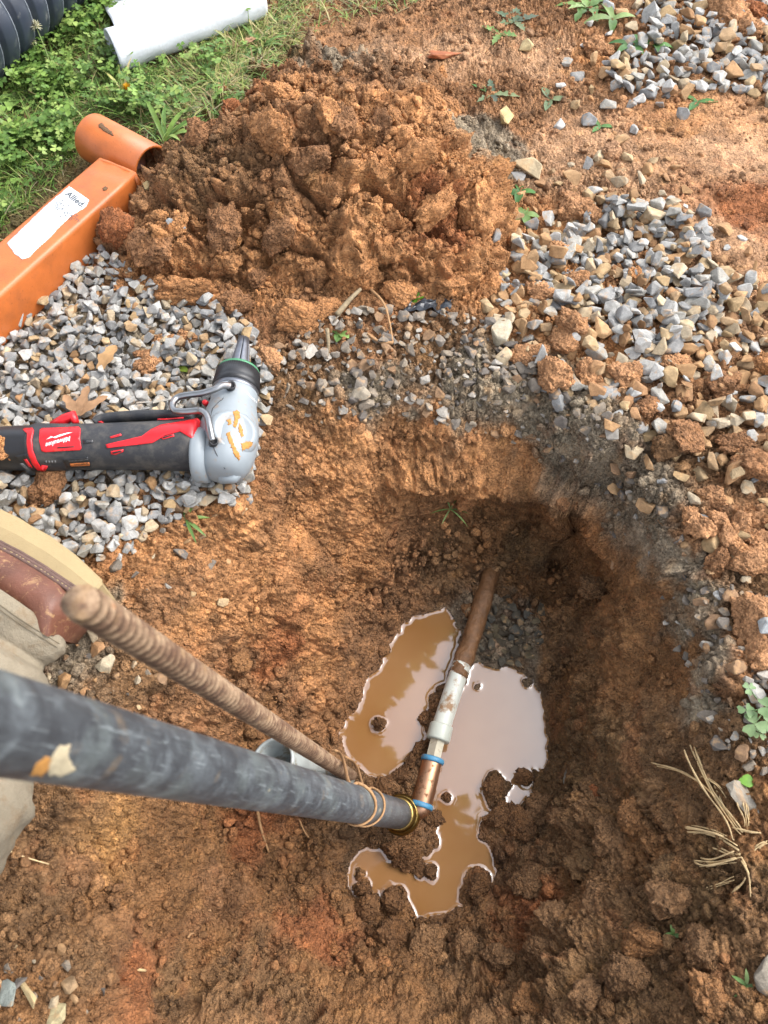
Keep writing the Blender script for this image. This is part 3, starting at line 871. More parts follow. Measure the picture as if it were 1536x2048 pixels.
def gravel_bed(label, points, sizes, pal, n_single=300, sink=0.1):
    res, vis = layer(points, sizes, pal, sink)
    c0 = points.mean(0)
    root = empty('gravel_bed', (c0[0], c0[1], 0), label, kind='structure')
    Xp, Yp, dep = to_px(np.array([r[2] if r else (0, 0, -5) for r in res]))
    seen = (Xp > 0) & (Xp < 1536) & (Yp > 0) & (Yp < 2048)
    score = vis / dep ** 2 * seen
    order = np.argsort(-score)
    single = set(int(i) for i in order[:n_single] if score[i] > 0)
    vs, fs, cs, off = [], [], [], 0
    for i, r in enumerate(res):
        if r is None:
            continue
        k, q, p, s, col = r
        kk = random.uniform(.85, 1.12)
        if i in single:
            o = bpy.data.objects.new('stone', SM[k])
            C.objects.link(o)
            o.parent = root
            o.location = Vector(p) - root.location
            o.rotation_mode = 'QUATERNION'
            o.rotation_quaternion = q
            o.scale = (s, s, s)
            o.color = (col[0] * kk, col[1] * kk, col[2] * kk, 1)
        else:
            v, f = SG[k]
            vs.append((v * s) @ np.array(q.to_matrix(), np.float32).T + (p - np.array(root.location)).astype(np.float32))
            fs.append(f + off); off += len(v)
            cs.append(np.repeat(np.array(col, np.float32)[None] * kk, len(v), 0))
    if vs:
        me = mesh_np('loose_gravel', np.concatenate(vs), np.concatenate(fs), mat=M['stone_mass'], smooth=False)
        vcol(me, 'Col', np.concatenate(cs))
        tag(link('loose_gravel', me, root), kind='stuff')
    return root
def spread(n, poly, sep, dens=None):
    """Points at least about sep apart."""
    q = scatter_pts(n * 6, poly, dens)
    cell, out = {}, []
    for a in q:
        k = (int(a[0] // sep), int(a[1] // sep))
        if all(np.hypot(*(a - b)) >= sep for dx in (-1, 0, 1) for dy in (-1, 0, 1) for b in cell.get((k[0] + dx, k[1] + dy), ())):
            cell.setdefault(k, []).append(a); out.append(a)
            if len(out) >= n:
                break
    return np.array(out)
def mixed(share_tan, share_dirty):
    def f(pt):
        u = random.random()
        return TAN if u < share_tan else DIRTY if u < share_tan + share_dirty else GREY
    return f
# left bed, under the tool
bed = LEFT_BED
def edge_fade(poly, w):
    def f(q):
        return sstep(.006, -w, sdf_poly(q.astype(np.float32), poly))
    return f
q = np.vstack([spread(1700, bed, .0100, edge_fade(bed, .006)), spread(1050, bed, .0125, edge_fade(bed, .012)), spread(520, bed, .0165, edge_fade(bed, .016))])
n1 = len(q)
s = rng.choice([.0056, .0075, .0092, .0106, .012, .014], n1, p=[.14, .22, .26, .2, .13, .05]) * rng.uniform(.88, 1.12, n1)
gravel_bed('bed of small grey crushed stone round the red and black tool', q, s, mixed(.17, .04))
# right bed
RB = pts_w([(1010,560),(1030,480),(1100,440),(1190,400),(1320,420),(1385,480),(1440,560),(1536,600),(1640,640),(1640,900),(1480,1000),(1330,900),(1210,840),(1120,770),(1040,720),(975,650)], 0)
RC = pts_w([(1060,590),(1080,520),(1180,440),(1300,430),(1390,480),(1430,580),(1440,680),(1350,720),(1230,700),(1150,640)], 0)
RS = pts_w([(960,620),(1000,450),(1020,340),(1100,330),(1340,330),(1380,420),(1536,540),(1640,560),(1640,1180),(1450,1230),(1340,1060),(1210,880),(1090,800),(950,720)], 0)
q = np.vstack([spread(330, RB, .018), spread(280, RC, .0155), spread(300, RS, .024), spread(170, RB, .023), spread(190, RC, .022), spread(140, RB, .034)])
s = rng.choice([.007, .0095, .0125, .015, .018], len(q), p=[.18, .25, .28, .20, .09]) * rng.uniform(.85, 1.15, len(q))
def pal_r(pt):
    core = sdf_poly(np.array([pt], np.float32), RC)[0] < 0
    u = random.random()
    return (TAN if u < .24 else DIRTY if u < .36 else GREY) if core else (TAN if u < .34 else DIRTY if u < .66 else GREY)
gravel_bed('patch of larger grey and tan stones mixed with clay beside the hole', q, s, pal_r, sink=.30)
# far right bed
TB = pts_w([(1225,190),(1190,140),(1290,90),(1250,20),(1290,-120),(1800,-120),(1800,260),(1530,235),(1470,205),(1330,215),(1255,225)], 0)
q = np.vstack([spread(520, TB, .019, edge_fade(TB, .03)), spread(300, TB, .024, edge_fade(TB, .05)), spread(60, pts_w([(1150,60),(1100,250),(1250,330),(1400,220),(1300,0)], 0), .04)])
s = rng.choice([.011, .014, .017, .020], len(q), p=[.25, .35, .28, .12]) * rng.uniform(.85, 1.15, len(q))
gravel_bed('far bed of grey crushed stone at the corner beyond the clay', q, s, mixed(.16, .08))
# pebbles in the grey rim and down the slopes
RIM = pts_w([(520,760),(640,650),(760,640),(960,650),(1110,760),(1230,880),(1330,1000),(1420,1180),(1536,1200),(1536,1560),(1440,1500),(1400,1300),(1320,1080),(1200,920),(1060,830),(800,800),(600,820)], 0)
q = np.vstack([spread(480, RIM, .010), spread(200, RIM, .017)])
s = rng.choice([.004, .0055, .0075, .010, .0125], len(q), p=[.3, .28, .22, .13, .07]) * rng.uniform(.85, 1.15, len(q))
KG = [lin(*c, .75) for c in [(138,128,116),(122,112,100),(152,138,120),(150,118,88),(112,104,96),(176,168,156)]]
gravel_bed('band of small dirty pebbles along the grey rim of the hole', q, s, lambda pt: KG, 300)
# wet stones at the back of the puddle
WS = pts_w([(955,1240),(1000,1215),(1075,1230),(1080,1300),(1040,1335),(985,1335),(950,1310)], ZW)
q = spread(46, WS, .012)
s = rng.uniform(.008, .0125, len(q))
WG = [lin(*c, .5) for c in [(120,112,96),(104,100,90),(132,118,92),(96,86,70)]]
gravel_bed('small cluster of wet dark stones behind the muddy puddle', q, s, lambda pt: WG, 60)
# odd bits at the left end and lower left
q = np.vstack([spread(60, pts_w([(120,1250),(260,1230),(330,1330),(240,1420),(90,1400)], -.02), .012), spread(90, pts_w([(-40,1880),(200,1880),(215,2080),(-40,2080)], -.03), .013), spread(40, pts_w([(200,1060),(480,1000),(420,1200),(250,1180)], -.01), .018)])
s = rng.choice([.003, .0045, .006, .008, .011], len(q), p=[.32, .28, .2, .14, .06])
gravel_bed('scattered pebbles in the soil beside the work boot', q, s, lambda pt: KG + TAN + DIRTY, 150)
# ---------------------------------------------------------------- builders for objects
class MB:
    def __init__(s):
        s.v, s.f, s.c, s.sm = [], [], [], []
    def add(s, v, f, col=(.5, .5, .5), smooth=True):
        o = len(s.v)
        s.v.extend([tuple(map(float, a)) for a in v])
        s.f.extend([tuple(int(i) + o for i in q) for q in f])
        s.c.extend([tuple(col)] * len(v))
        s.sm.extend([smooth] * len(f))
        return s
    def mesh(s, name, mat):
        me = bpy.data.meshes.new(name)
        me.from_pydata(s.v, [], s.f)
        me.polygons.foreach_set('use_smooth', s.sm)
        if len(s.c):
            vcol(me, 'Col', np.array(s.c, np.float32))
        me.materials.append(mat)
        me.update()
        return me
def frame(d, hint=None):
    d = Vector(d).normalized()
    h = Vector(hint) if hint is not None else (Vector((0, 0, 1)) if abs(d.z) < .9 else Vector((0, 1, 0)))
    u = (h - d * h.dot(d)).normalized()
    return u, d.cross(u)
def tube_geo(path, radii, seg=20, cap0=True, cap1=True, fn=None, ell=(1, 1), hint=None):
    """Tube along a path; fn(i, j, angle) may return a factor on the radius."""
    path = [Vector(p) for p in path]
    n = len(path)
    if not hasattr(radii, '__len__'):
        radii = [radii] * n
    v, f = [], []
    u = None
    for i, p in enumerate(path):
        d = (path[min(i + 1, n - 1)] - path[max(i - 1, 0)]).normalized()
        if u is None:
            u, w_ = frame(d, hint)
        else:
            u = (u - d * u.dot(d)).normalized()
            w_ = d.cross(u)
        for j in range(seg):
            a = 2 * math.pi * j / seg
            r = radii[i] * (fn(i, j, a) if fn else 1)
            v.append(p + u * (math.cos(a) * r * ell[0]) + w_ * (math.sin(a) * r * ell[1]))
    for i in range(n - 1):
        for j in range(seg):
            k = (j + 1) % seg
            f.append((i * seg + j, i * seg + k, (i + 1) * seg + k, (i + 1) * seg + j))
    if cap0: f.append(tuple(range(seg))[::-1])
    if cap1: f.append(tuple((n - 1) * seg + j for j in range(seg)))
    return v, f
def smooth_path(pts, n=8):
    pts = [Vector(p) for p in pts]
    out = []
    for i in range(len(pts) - 1):
        p0, p1, p2, p3 = pts[max(i - 1, 0)], pts[i], pts[i + 1], pts[min(i + 2, len(pts) - 1)]
        for k in range(n):
            t = k / n
            out.append(0.5 * ((2 * p1) + (p2 - p0) * t + (2 * p0 - 5 * p1 + 4 * p2 - p3) * t * t + (3 * p1 - p0 - 3 * p2 + p3) * t ** 3))
    out.append(pts[-1])
    return out
def axis_pts(a, b, ts):
    a, b = Vector(a), Vector(b)
    return [a.lerp(b, t) for t in ts]
def lathe(a, d, prof, seg=32, cap0=True, cap1=True, fn=None):
    """prof: (distance along d, radius)."""
    a, d = Vector(a), Vector(d).normalized()
    return tube_geo2(a, d, prof, seg, cap0, cap1, fn)
def tube_geo2(a, d, prof, seg, cap0, cap1, fn=None):
    u, w_ = frame(d)
    v, f = [], []
    for i, (s, r) in enumerate(prof):
        for j in range(seg):
            t = 2 * math.pi * j / seg
            k = fn(i, t) if fn else 1
            v.append(a + d * s + (u * math.cos(t) + w_ * math.sin(t)) * r * k)
    for i in range(len(prof) - 1):
        for j in range(seg):
            k = (j + 1) % seg
            f.append((i * seg + j, i * seg + k, (i + 1) * seg + k, (i + 1) * seg + j))
    if cap0: f.append(tuple(range(seg))[::-1])
    if cap1: f.append(tuple((len(prof) - 1) * seg + j for j in range(seg)))
    return v, f
def bvh_of(*objs):
    vs, fs = [], []
    for o in objs:
        off = len(vs)
        mw = o.matrix_world if o.parent is None else Matrix.Translation(o.parent.location)
        vs += [mw @ v.co for v in o.data.vertices]
        fs += [tuple(i + off for i in p.vertices) for p in o.data.polygons]
    return BVHTree.FromPolygons(vs, fs)
def project(bv, X, Y, eps):
    d = Vector(ray(X, Y)).normalized()
    loc, nrm, i, dist = bv.ray_cast(Vector(CAMP), d)
    if loc is None:
        loc, nrm, i, dist = bv.find_nearest(Vector(CAMP) + d * .98)
    if nrm.dot(d) > 0:
        nrm = -nrm
    return loc + nrm * eps, nrm
def decal(bv, poly, eps=.0008, step=5.0, skirt=.0016, rag=0.0):
    """A thin raised skin with the outline poly (pixels), laid on a surface; rag makes its edge uneven."""
    if rag:
        out = []
        for i in range(len(poly)):
            a, b_ = np.array(poly[i], float), np.array(poly[(i + 1) % len(poly)], float)
            n_ = max(1, int(np.hypot(*(b_ - a)) / 2.2))
            for k in range(n_):
                out.append(tuple(a + (b_ - a) * k / n_ + np.array([random.gauss(0, rag), random.gauss(0, rag)])))
        poly = out
    b = bmesh.new()
    vs = [b.verts.new((x, y, 0)) for x, y in poly]
    es = [b.edges.new((vs[i], vs[(i + 1) % len(vs)])) for i in range(len(vs))]
    bmesh.ops.triangle_fill(b, edges=es, use_beauty=True)
    for _ in range(6):
        lo = [e for e in b.edges if e.calc_length() > step]
        if not lo:
            break
        bmesh.ops.subdivide_edges(b, edges=lo, cuts=1, use_grid_fill=False)
        bmesh.ops.triangulate(b, faces=b.faces)
    return lay(b, bv, eps, skirt)
def lay(b, bv, eps, skirt):
    nr = {}
    for v in b.verts:
        p, n_ = project(bv, v.co.x, v.co.y, eps)
        v.co = p
        nr[v] = n_
    if skirt:
        be = [e for e in b.edges if len(e.link_faces) == 1]
        r = bmesh.ops.extrude_edge_only(b, edges=be)
        for v in [g for g in r['geom'] if isinstance(g, bmesh.types.BMVert)]:
            near_ = project_n(bv, v.co)
            v.co -= near_ * skirt
    bmesh.ops.recalc_face_normals(b, faces=b.faces)
    me = bpy.data.meshes.new('decal')
    b.to_mesh(me); b.free()
    return me
def project_n(bv, co):
    loc, n_, i, d = bv.find_nearest(co)
    if n_.dot(co - loc) < 0:
        n_ = -n_
    return n_
def text_mesh(bv, s, org, ex, ey, eps=.0005, shear=0.0, bold=0.0, step=6):
    """Lettering: s set along pixel vector ex (per em), ey upwards, laid on a surface."""
    cu = bpy.data.curves.new('lettering', 'FONT')
    cu.body = s
    cu.shear = shear
    cu.offset = bold
    cu.resolution_u = 3
    ob = bpy.data.objects.new('lettering', cu)
    C.objects.link(ob)
    me = bpy.data.meshes.new_from_object(ob.evaluated_get(bpy.context.evaluated_depsgraph_get()))
    C.objects.unlink(ob); bpy.data.objects.remove(ob)
    b = bmesh.new(); b.from_mesh(me)
    bmesh.ops.triangulate(b, faces=b.faces)
    for v in b.verts:
        x, y = v.co.x, v.co.y
        v.co = (org[0] + x * ex[0] + y * ey[0], org[1] + x * ex[1] + y * ey[1], 0)
    for _ in range(3):
        lo = [e for e in b.edges if e.calc_length() > step]
        if lo:
            bmesh.ops.subdivide_edges(b, edges=lo, cuts=1)
            bmesh.ops.triangulate(b, faces=b.faces)
    return lay(b, bv, eps, 0)
def setmat(me, mat, smooth=True):
    me.materials.clear(); me.materials.append(mat)
    me.polygons.foreach_set('use_smooth', [smooth] * len(me.polygons))
    return me

def plain(name, col, rough=.6, metal=0.0, var=.15, nscale=60, bump=0.0, bscale=400, dirt=0.0, dirtcol=(170, 125, 78), dscale=30, dlo=.56, spec=.5):
    t = NT(name)
    c = t.mix(1, col, t.ramp(t.noise(nscale, 4, .6), (.25, 1 - var), (.75, 1 + var)), 'MULTIPLY')
    r = rough
    if dirt:
        fac = t.math('MULTIPLY', t.ramp(t.noise(dscale, 5, .65), (dlo, 0.0), (dlo + .1, 1.0)), dirt)
        c = t.mix(fac, c, lin(*dirtcol, .62))
        r = t.math('ADD', t.math('MULTIPLY', fac, .4), rough)
    t.set(color=c, rough=r, metal=metal, spec=spec)
    if bump:
        t.bump(t.noise(bscale, 4, .6), bump)
    return t.m

# ---------------------------------------------------------------- orange steel stand
def orange_paint():
    t = NT('orange_paint')
    spk = t.ramp(t.noise(260, 3, .7), (.62, 0.0), (.68, 1.0))
    pat = t.ramp(t.noise(24, 4, .65), (.52, 0.0), (.66, 1.0))
    c = t.mix(1, lin(206, 114, 54, .66), t.ramp(t.noise(30, 4, .6), (.3, (.85, .84, .8)), (.7, (1.12, 1.1, 1.1))), 'MULTIPLY')
    c = t.mix(t.math('MULTIPLY', spk, t.math('MULTIPLY_ADD', pat, .6, .25)), c, lin(92, 52, 34, .6))
    c = t.mix(t.math('MULTIPLY', pat, .45), c, lin(166, 98, 58, .6))
    t.set(color=c, rough=.42, spec=.5)
    t.bump(t.noise(500, 2, .5), .0002)
    return t.m
M['orange'] = orange_paint()
M['sticker'] = plain('sticker_paper', lin(225, 228, 230, .8), .55, var=.05, dirt=.55, dirtcol=(150, 120, 90), dscale=160, dlo=.66)
M['ink'] = plain('black_ink', lin(66, 70, 74), .6)
M['ochre'] = plain('ochre_mud', lin(196, 138, 66, .66), .85, var=.25, nscale=250, bump=.001)
M['dirt'] = plain('dried_mud', lin(120, 88, 56, .6), .9, var=.3, nscale=300, bump=.0015)
ZT = .072
la, lb = Vector(P(0, 478, ZT)), Vector(P(195, 311, ZT))
ra, rb = Vector(P(0, 588, ZT)), Vector(P(253, 365, ZT))
ax = ((lb - la).normalized() + (rb - ra).normalized()).normalized()
mid_end = (lb + rb) / 2
side = Vector((ax.y, -ax.x, 0))
wd = .074
stand = empty('jack_stand', (mid_end.x, mid_end.y, 0), 'orange steel stand post with a white paper sticker, lying on grass', 'steel stand')
def box_tube(start, end, sd, w2, z0, z1, rad=.007):
    prof = []
    for cx_, cz_, a0 in ((w2 - rad, z1 - rad, 0), (-(w2 - rad), z1 - rad, 90), (-(w2 - rad), z0 + rad, 180), (w2 - rad, z0 + rad, 270)):
        for k in range(5):
            a = R(a0 + 90 * k / 4)
            prof.append((cx_ + rad * math.cos(a), cz_ + rad * math.sin(a)))
    v, f = [], []
    N = 24
    for i in range(N + 1):
        c = start.lerp(end, i / N)
        for x, z in prof:
            v.append(Vector((c.x, c.y, 0)) + sd * x + Vector((0, 0, z)))
    m_ = len(prof)
    for i in range(N):
        for j in range(m_):
            k = (j + 1) % m_
            f.append((i * m_ + j, i * m_ + k, (i + 1) * m_ + k, (i + 1) * m_ + j))
    f.append(tuple(range(m_))[::-1]); f.append(tuple(N * m_ + j for j in range(m_)))
    return v, f
v, f = box_tube(mid_end - ax * .95, mid_end + ax * .012, side, wd / 2, .002, ZT)
post = put('square_post', MB().add(v, f).mesh('square_post', M['orange']), stand)
tl, tr = Vector(P(188, 276, .045)), Vector(P(306, 340, .045))
td = (tr - tl).normalized()
L = (tr - tl).length
tr_ = .0365
v, f = lathe(tl, td, [(0, tr_), (L, tr_), (L, tr_ - .004), (L - .0005, tr_ - .0042), (.0, tr_ - .0042), (0, tr_)], 40, False, False)
put('cross_tube', MB().add(v, f).mesh('cross_tube', M['orange']), stand)
jn = mid_end + ax * .006
v, f = tube_geo(smooth_path([Vector((jn.x, jn.y, .004)) - side * .037, Vector((jn.x, jn.y, .062)) - side * .036 + ax * .002, Vector((jn.x, jn.y, .068)) + ax * .004, Vector((jn.x, jn.y, .062)) + side * .036 + ax * .002, Vector((jn.x, jn.y, .004)) + side * .037], 6), .0045, 8)
put('weld_bead', MB().add(v, f).mesh('weld_bead', M['orange']), stand)
bv = bvh_of(post)
stk = put('sticker', setmat(decal(bv, [(14,487),(46,456),(92,412),(138,373),(178,400),(172,414),(140,434),(118,455),(100,475),(72,500),(58,515),(45,519),(30,508)], .0006, 8, .0008, .35), M['sticker']), stand)
bv2 = bvh_of(post, stk)
exu, eyu = np.array([30, 23.5]), np.array([20.5, -17.0])
def stick_text(s, X, Y, size, sh=0.0, bold=0.0):
    put('lettering', setmat(text_mesh(bv2, s, (X, Y), exu / 38 * size, eyu / 26.6 * size, .0004, sh, bold), M['ink'], False), stand)
stick_text('Allied.', 130, 389, 17, .1, .02)
stick_text('A      A', 121, 401, 7)
stick_text('HEAVY DUTY', 115, 405, 8)
stick_text('700 LB CAPACITY', 107, 407, 8)
stick_text('STEEL STAND', 103, 412, 8)
stick_text('D   W', 107, 425, 7)
bvt = bvh_of(*[o for o in stand.children if o.name.startswith('cross_tube')])
put('mud_smear', setmat(decal(bvt, [(196,250),(204,246),(212,255),(224,263),(229,271),(222,270),(212,264),(203,258)], .0008, 4, .0016, .9), M['dirt']), stand)
put('mud_speck', setmat(decal(bv, [(205,377),(211,373),(216,376),(213,381),(207,382)], .0008, 4), M['dirt']), stand)

# ---------------------------------------------------------------- expansion tool
def rubber():
    t = NT('black_rubber')
    d = t.ramp(t.noise(45, 5, .7), (.45, 0.0), (.75, 1.0))
    c = t.mix(t.math('MULTIPLY', d, .55), lin(44, 45, 48), lin(128, 120, 108, .7))
    t.set(color=c, rough=.62, spec=.4)
    t.bump(t.noise(700, 2, .5), .0002)
    return t.m
M['rubber'] = rubber()
M['red'] = plain('red_plastic', lin(212, 28, 36, .9), .38, var=.08, dirt=.25, dlo=.6)
M['grey_p'] = plain('grey_cast_housing', lin(168, 177, 182, .52), .46, var=.05, dirt=.4, dirtcol=(176, 136, 88), dscale=55, dlo=.57)
M['black_p'] = plain('black_plastic', lin(30, 30, 32), .4, var=.2)
M['steel'] = plain('bright_steel', lin(150, 150, 150, .9), .32, metal=1, var=.2, dirt=.5, dirtcol=(140, 90, 52), dscale=90, dlo=.56)
M['dark_steel'] = plain('tool_steel', lin(128, 130, 136, .85), .4, metal=.9, var=.25)
M['green'] = plain('green_ring', lin(80, 150, 108, .6), .55)
M['white_ink'] = plain('white_ink', lin(235, 235, 235, .8), .5, var=.03)
M['orange_ink'] = plain('orange_ink', lin(206, 118, 52, .7), .6)
M['grey_ink'] = plain('grey_ink', lin(120, 120, 120, .7), .6)
GA, GB = Vector(P(-52, 897, .042)), Vector(P(404, 890, .046))
gd = (GB - GA).normalized()
gl = (GB - GA).length
tool = empty('pipe_expander', tuple((GA + GB) / 2 * 1.0)[:2] + (0.0,), 'red and black cordless pipe expander with grey head lying on the gravel', 'power tool')
def gx2s(X):
    """Distance along the grip for a pixel column."""
    best = min(np.linspace(-.05, 1.05, 400), key=lambda t_: abs(to_px(np.array(GA.lerp(GB, t_)))[0] - X))
    return best * gl
def prof_px(lst):
    return [(gx2s(X), r) for X, r in lst]
body = put('grip_body', MB().add(*lathe(GA, gd, prof_px([(70,.027),(72,.0285),(84,.0292),(100,.0285),(165,.0275),(200,.0278),(300,.0292),(370,.0312),(392,.032),(400,.030)]), 40)).mesh('grip_body', M['rubber']), tool)
batt = put('battery', MB().add(*lathe(GA, gd, prof_px([(-48,.018),(-44,.022),(-30,.0245),(20,.0262),(40,.0265),(68,.0268),(72,.0272)]), 36, fn=lambda i, t_: 1 + .025 * (math.cos(3 * t_) > .6))).mesh('battery', M['black_p']), tool)
bvb = bvh_of(body, batt)
def dec(name, poly, mat, eps=.0008, step=6, skirt=.0016, parent=None):
    return put(name, setmat(decal(bvb, poly, eps, step, skirt), M[mat]), parent or tool)
dec('red_collar', [(50,858),(66,857),(68,862),(64,880),(66,900),(74,922),(86,940),(92,946),(80,944),(66,928),(57,908),(54,888),(55,868),(46,860)], 'red', .0014)
dec('badge_panel', [(80,861),(84,858),(158,855),(161,858),(160,878),(163,896),(161,900),(90,904),(84,902),(79,882)], 'red', .0014)
dec('red_flash', [(212,889),(284,873),(302,860),(322,851),(370,843),(394,838),(403,846),(408,870),(409,900),(408,925),(398,932),(391,905),(385,878),(360,863),(330,871),(305,886),(280,889),(215,896)], 'red', .0014)
dec('paddle_strip', [(196,843),(210,837),(300,835),(362,834),(368,838),(330,841),(215,843)], 'red', .0024)
for pl in ([(220,874),(242,868),(244,871),(222,877)], [(222,902),(247,898),(247,903),(232,909),(223,908)], [(322,875),(348,868),(349,873),(326,879)]):
    dec('vent', pl, 'red', .0012, 6, .001)
for pl in ([(225,904),(244,900),(244,903),(228,907)], [(326,875),(346,870),(346,872),(328,877)]):
    dec('vent_slot', pl, 'black_p', .0018, 6, .001)
dec('battery_label', [(30,912),(56,906),(64,926),(74,940),(58,942),(42,930)], 'black_p', .0008)
dec('battery_mark', [(40,926),(46,925),(62,939),(54,939)], 'grey_ink', .0014)
dec('battery_mark', [(48,918),(54,917),(66,934),(60,934)], 'red', .0014)
for k in range(4):
    X = 91 + 6 * k
    dec('charge_light', [(X,921),(X + 3,921),(X + 3.5,925),(X + .5,925)], 'grey_ink', .001, 4, .0008)
dec('warning_label', [(124,918),(176,914),(182,934),(134,936)], 'black_p', .0006, 6, .001)
dec('warning_stripe', [(140,926.5),(179,924),(180,930),(142,931.5)], 'orange_ink', .0012, 6, .001)
dec('scuffed_patch', [(166,880),(186,878),(187,886),(167,888)], 'black_p', .0006, 6, .001)
bva = bvh_of(*[o for o in tool.children])
def tlet(s, org, ex, ey, mat, sh=0, bold=0, eps=.0005):
    put('lettering', setmat(text_mesh(bva, s, org, ex, ey, eps, sh, bold), M[mat], False), tool)
tlet('Milwaukee', (141.5,872.5), (-11.6,3.3), (2.2,12.5), 'white_ink', .35, .015)
put('lightning_flash', setmat(decal(bva, [(92,879.5),(103,872.5),(107,874.5),(120,869.5),(134,866),(146,865),(131,869.5),(122,872.6),(110,876.5),(105,875)], .0005, 5, 0), M['white_ink'], False), tool)
dec('badge_slot', [(116,894.4),(150,892.6),(150,894.2),(116,896)], 'black_p', .0022, 6, .0005)
tlet('M12', (183,880), (-5.5,.6), (.4,5.5), 'grey_ink')
tlet('WARNING', (178,925.2), (-6.2,.5), (.5,5.4), 'black_p', eps=.0004)
tlet('READ OPERATOR MANUAL', (176,917.5), (-3.2,.3), (.3,3.4), 'grey_ink')
# trigger paddle along the far side of the grip and a red lock behind the badge
up_ = Vector((0, 0, 1)); fwd = gd.cross(up_); fwd = fwd if fwd.y > 0 else -fwd
def onside(X, out, z):
    c = GA + gd * gx2s(X)
    return c + fwd * out + up_ * z
v, f = tube_geo(smooth_path([onside(190, .024, .012), onside(210, .031, .013), onside(280, .034, .014), onside(350, .034, .013), onside(385, .029, .012)], 5), [.006] * 21, 10, ell=(1.6, .9))
put('trigger_paddle', MB().add(v, f).mesh('trigger_paddle', M['rubber']), tool)
v, f = tube_geo([onside(98, .027, .010), onside(125, .031, .012), onside(143, .036, .013), onside(150, .027, .011)], [.003, .007, .007, .004], 8)
put('lock_tab', MB().add(v, f).mesh('lock_tab', M['red']), tool)
# head
HA, HB = Vector(P(444, 952, .042)), Vector(P(486, 690, .047))
hd = (HB - HA).normalized(); hl = (HB - HA).length
def hs(Y):
    best = min(np.linspace(-.1, 1.1, 400), key=lambda t_: abs(to_px(np.array(HA.lerp(HB, t_)))[1] - Y))
    return best * hl
hp = [(955,.008),(952,.018),(945,.027),(930,.0335),(910,.037),(885,.0385),(860,.0375),(840,.035),(820,.0315),(808,.0298),(796,.0288),(784,.0282),(782,.026)]
head = put('gear_housing', MB().add(*lathe(HA, hd, [(hs(Y), r * (.95 if Y > 800 else 1)) for Y, r in hp], 48)).mesh('gear_housing', M['grey_p']), tool)
Hc = HA + hd * hs(885)
bd = Vector((.42, -.12, .9)).normalized()
put('housing_cap', MB().add(*lathe(Hc + bd * .018, bd, [(0, .0315), (.008, .0305), (.013, .028), (.0160, .0245), (.0165, .022), (.0155, .0205), (.0155, .001)], 40)).mesh('housing_cap', M['grey_p']), tool)
v, f = lathe(Hc - hd * .018 + Vector((-.018, 0, 0)), Vector((-1, 0.02, 0)), [(0, .033), (.014, .0335), (.017, .0325)], 40)
put('housing_neck', MB().add(v, f).mesh('housing_neck', M['grey_p']), tool)
knl = lambda i, t_: 1 + .018 * math.cos(60 * t_)
put('knurled_collar', MB().add(*lathe(HA, hd, [(hs(782), .0268), (hs(781), .0288), (hs(774), .0292), (hs(771), .0281), (hs(768), .0285), (hs(748), .0272), (hs(747), .025)], 120, fn=knl)).mesh('knurled_collar', M['black_p']), tool)
put('collar_band', MB().add(*lathe(HA, hd, [(hs(790), .0286), (hs(789), .0289), (hs(783), .0288), (hs(782.5), .027)], 48)).mesh('collar_band', M['dark_steel']), tool)
put('green_ring', MB().add(*lathe(HA, hd, [(hs(748), .0262), (hs(747.5), .0270), (hs(743), .0260), (hs(742.5), .021)], 48)).mesh('green_ring', M['green']), tool)
put('collar_face', MB().add(*lathe(HA, hd, [(hs(746), .0245), (hs(741.5), .023), (hs(741), .010)], 48)).mesh('collar_face', M['black_p']), tool)
for k in range(6):
    a0 = k * math.pi / 3 + .25
    u_, w_ = frame(hd)
    v, f = [], []
    rows = [(hs(742), .0145), (hs(732), .0130), (hs(694), .0086), (hs(678), .0070), (hs(676), .0050)]
    for s_, r_ in rows:
        for q_ in range(7):
            a = a0 + (q_ / 6) * (math.pi / 3 - .10)
            v.append(HA + hd * s_ + (u_ * math.cos(a) + w_ * math.sin(a)) * r_)
        v.append(HA + hd * s_)
    for i in range(len(rows) - 1):
        for q_ in range(8):
            f.append((i * 8 + q_, i * 8 + (q_ + 1) % 8, (i + 1) * 8 + (q_ + 1) % 8, (i + 1) * 8 + q_))
    f.append(tuple((len(rows) - 1) * 8 + q_ for q_ in range(8)))
    put('cone_jaw', MB().add(v, f).mesh('cone_jaw', M['dark_steel']), tool)
put('red_button', MB().add(*lathe(Vector(P(411, 806, .05)), (0, -.5, 1), [(-.012, .0035), (.004, .0035), (.005, .002)], 12)).mesh('red_button', M['red']), tool)
put('foot_lug', MB().add(*tube_geo([Vector(P(438, 948, .034)), Vector(P(444, 955, .036)), Vector(P(470, 953, .038)), Vector(P(483, 944, .038))], [.004, .008, .008, .004], 10)).mesh('foot_lug', M['grey_p']), tool)
hk = [(461,772,.080),(446,771,.083),(430,778,.083),(405,786,.080),(375,790,.078),(357,794,.076),(347,803,.076),(345,814,.077),(352,822,.079),(372,823,.081),(398,821,.083),(410,826,.085),(416,838,.086),(420,858,.086),(425,882,.082)]
put('wire_hook', MB().add(*tube_geo(smooth_path([P(*a) for a in hk], 5), .0041, 12)).mesh('wire_hook', M['steel']), tool)
for a in ((462,772,.078), (427,884,.079)):
    put('hook_screw', MB().add(*lathe(Vector(P(*a)), (.25, -.25, .9), [(-.006, .0055), (.004, .0055), (.0045, .004), (.002, .0035)], 16)).mesh('hook_screw', M['black_p']), tool)
put('housing_seam', MB().add(*tube_geo(smooth_path([project(bvh_of(head), X, Y, .0001)[0] for X, Y in [(447,796),(444,800),(440,802),(430,812),(424,822),(420,860),(426,890),(434,910),(450,938)]], 4), .0005, 6)).mesh('housing_seam', M['black_p']), tool)
bvh_h = bvh_of(*[o for o in tool.children if o.name.startswith(('gear_housing', 'housing_cap'))])
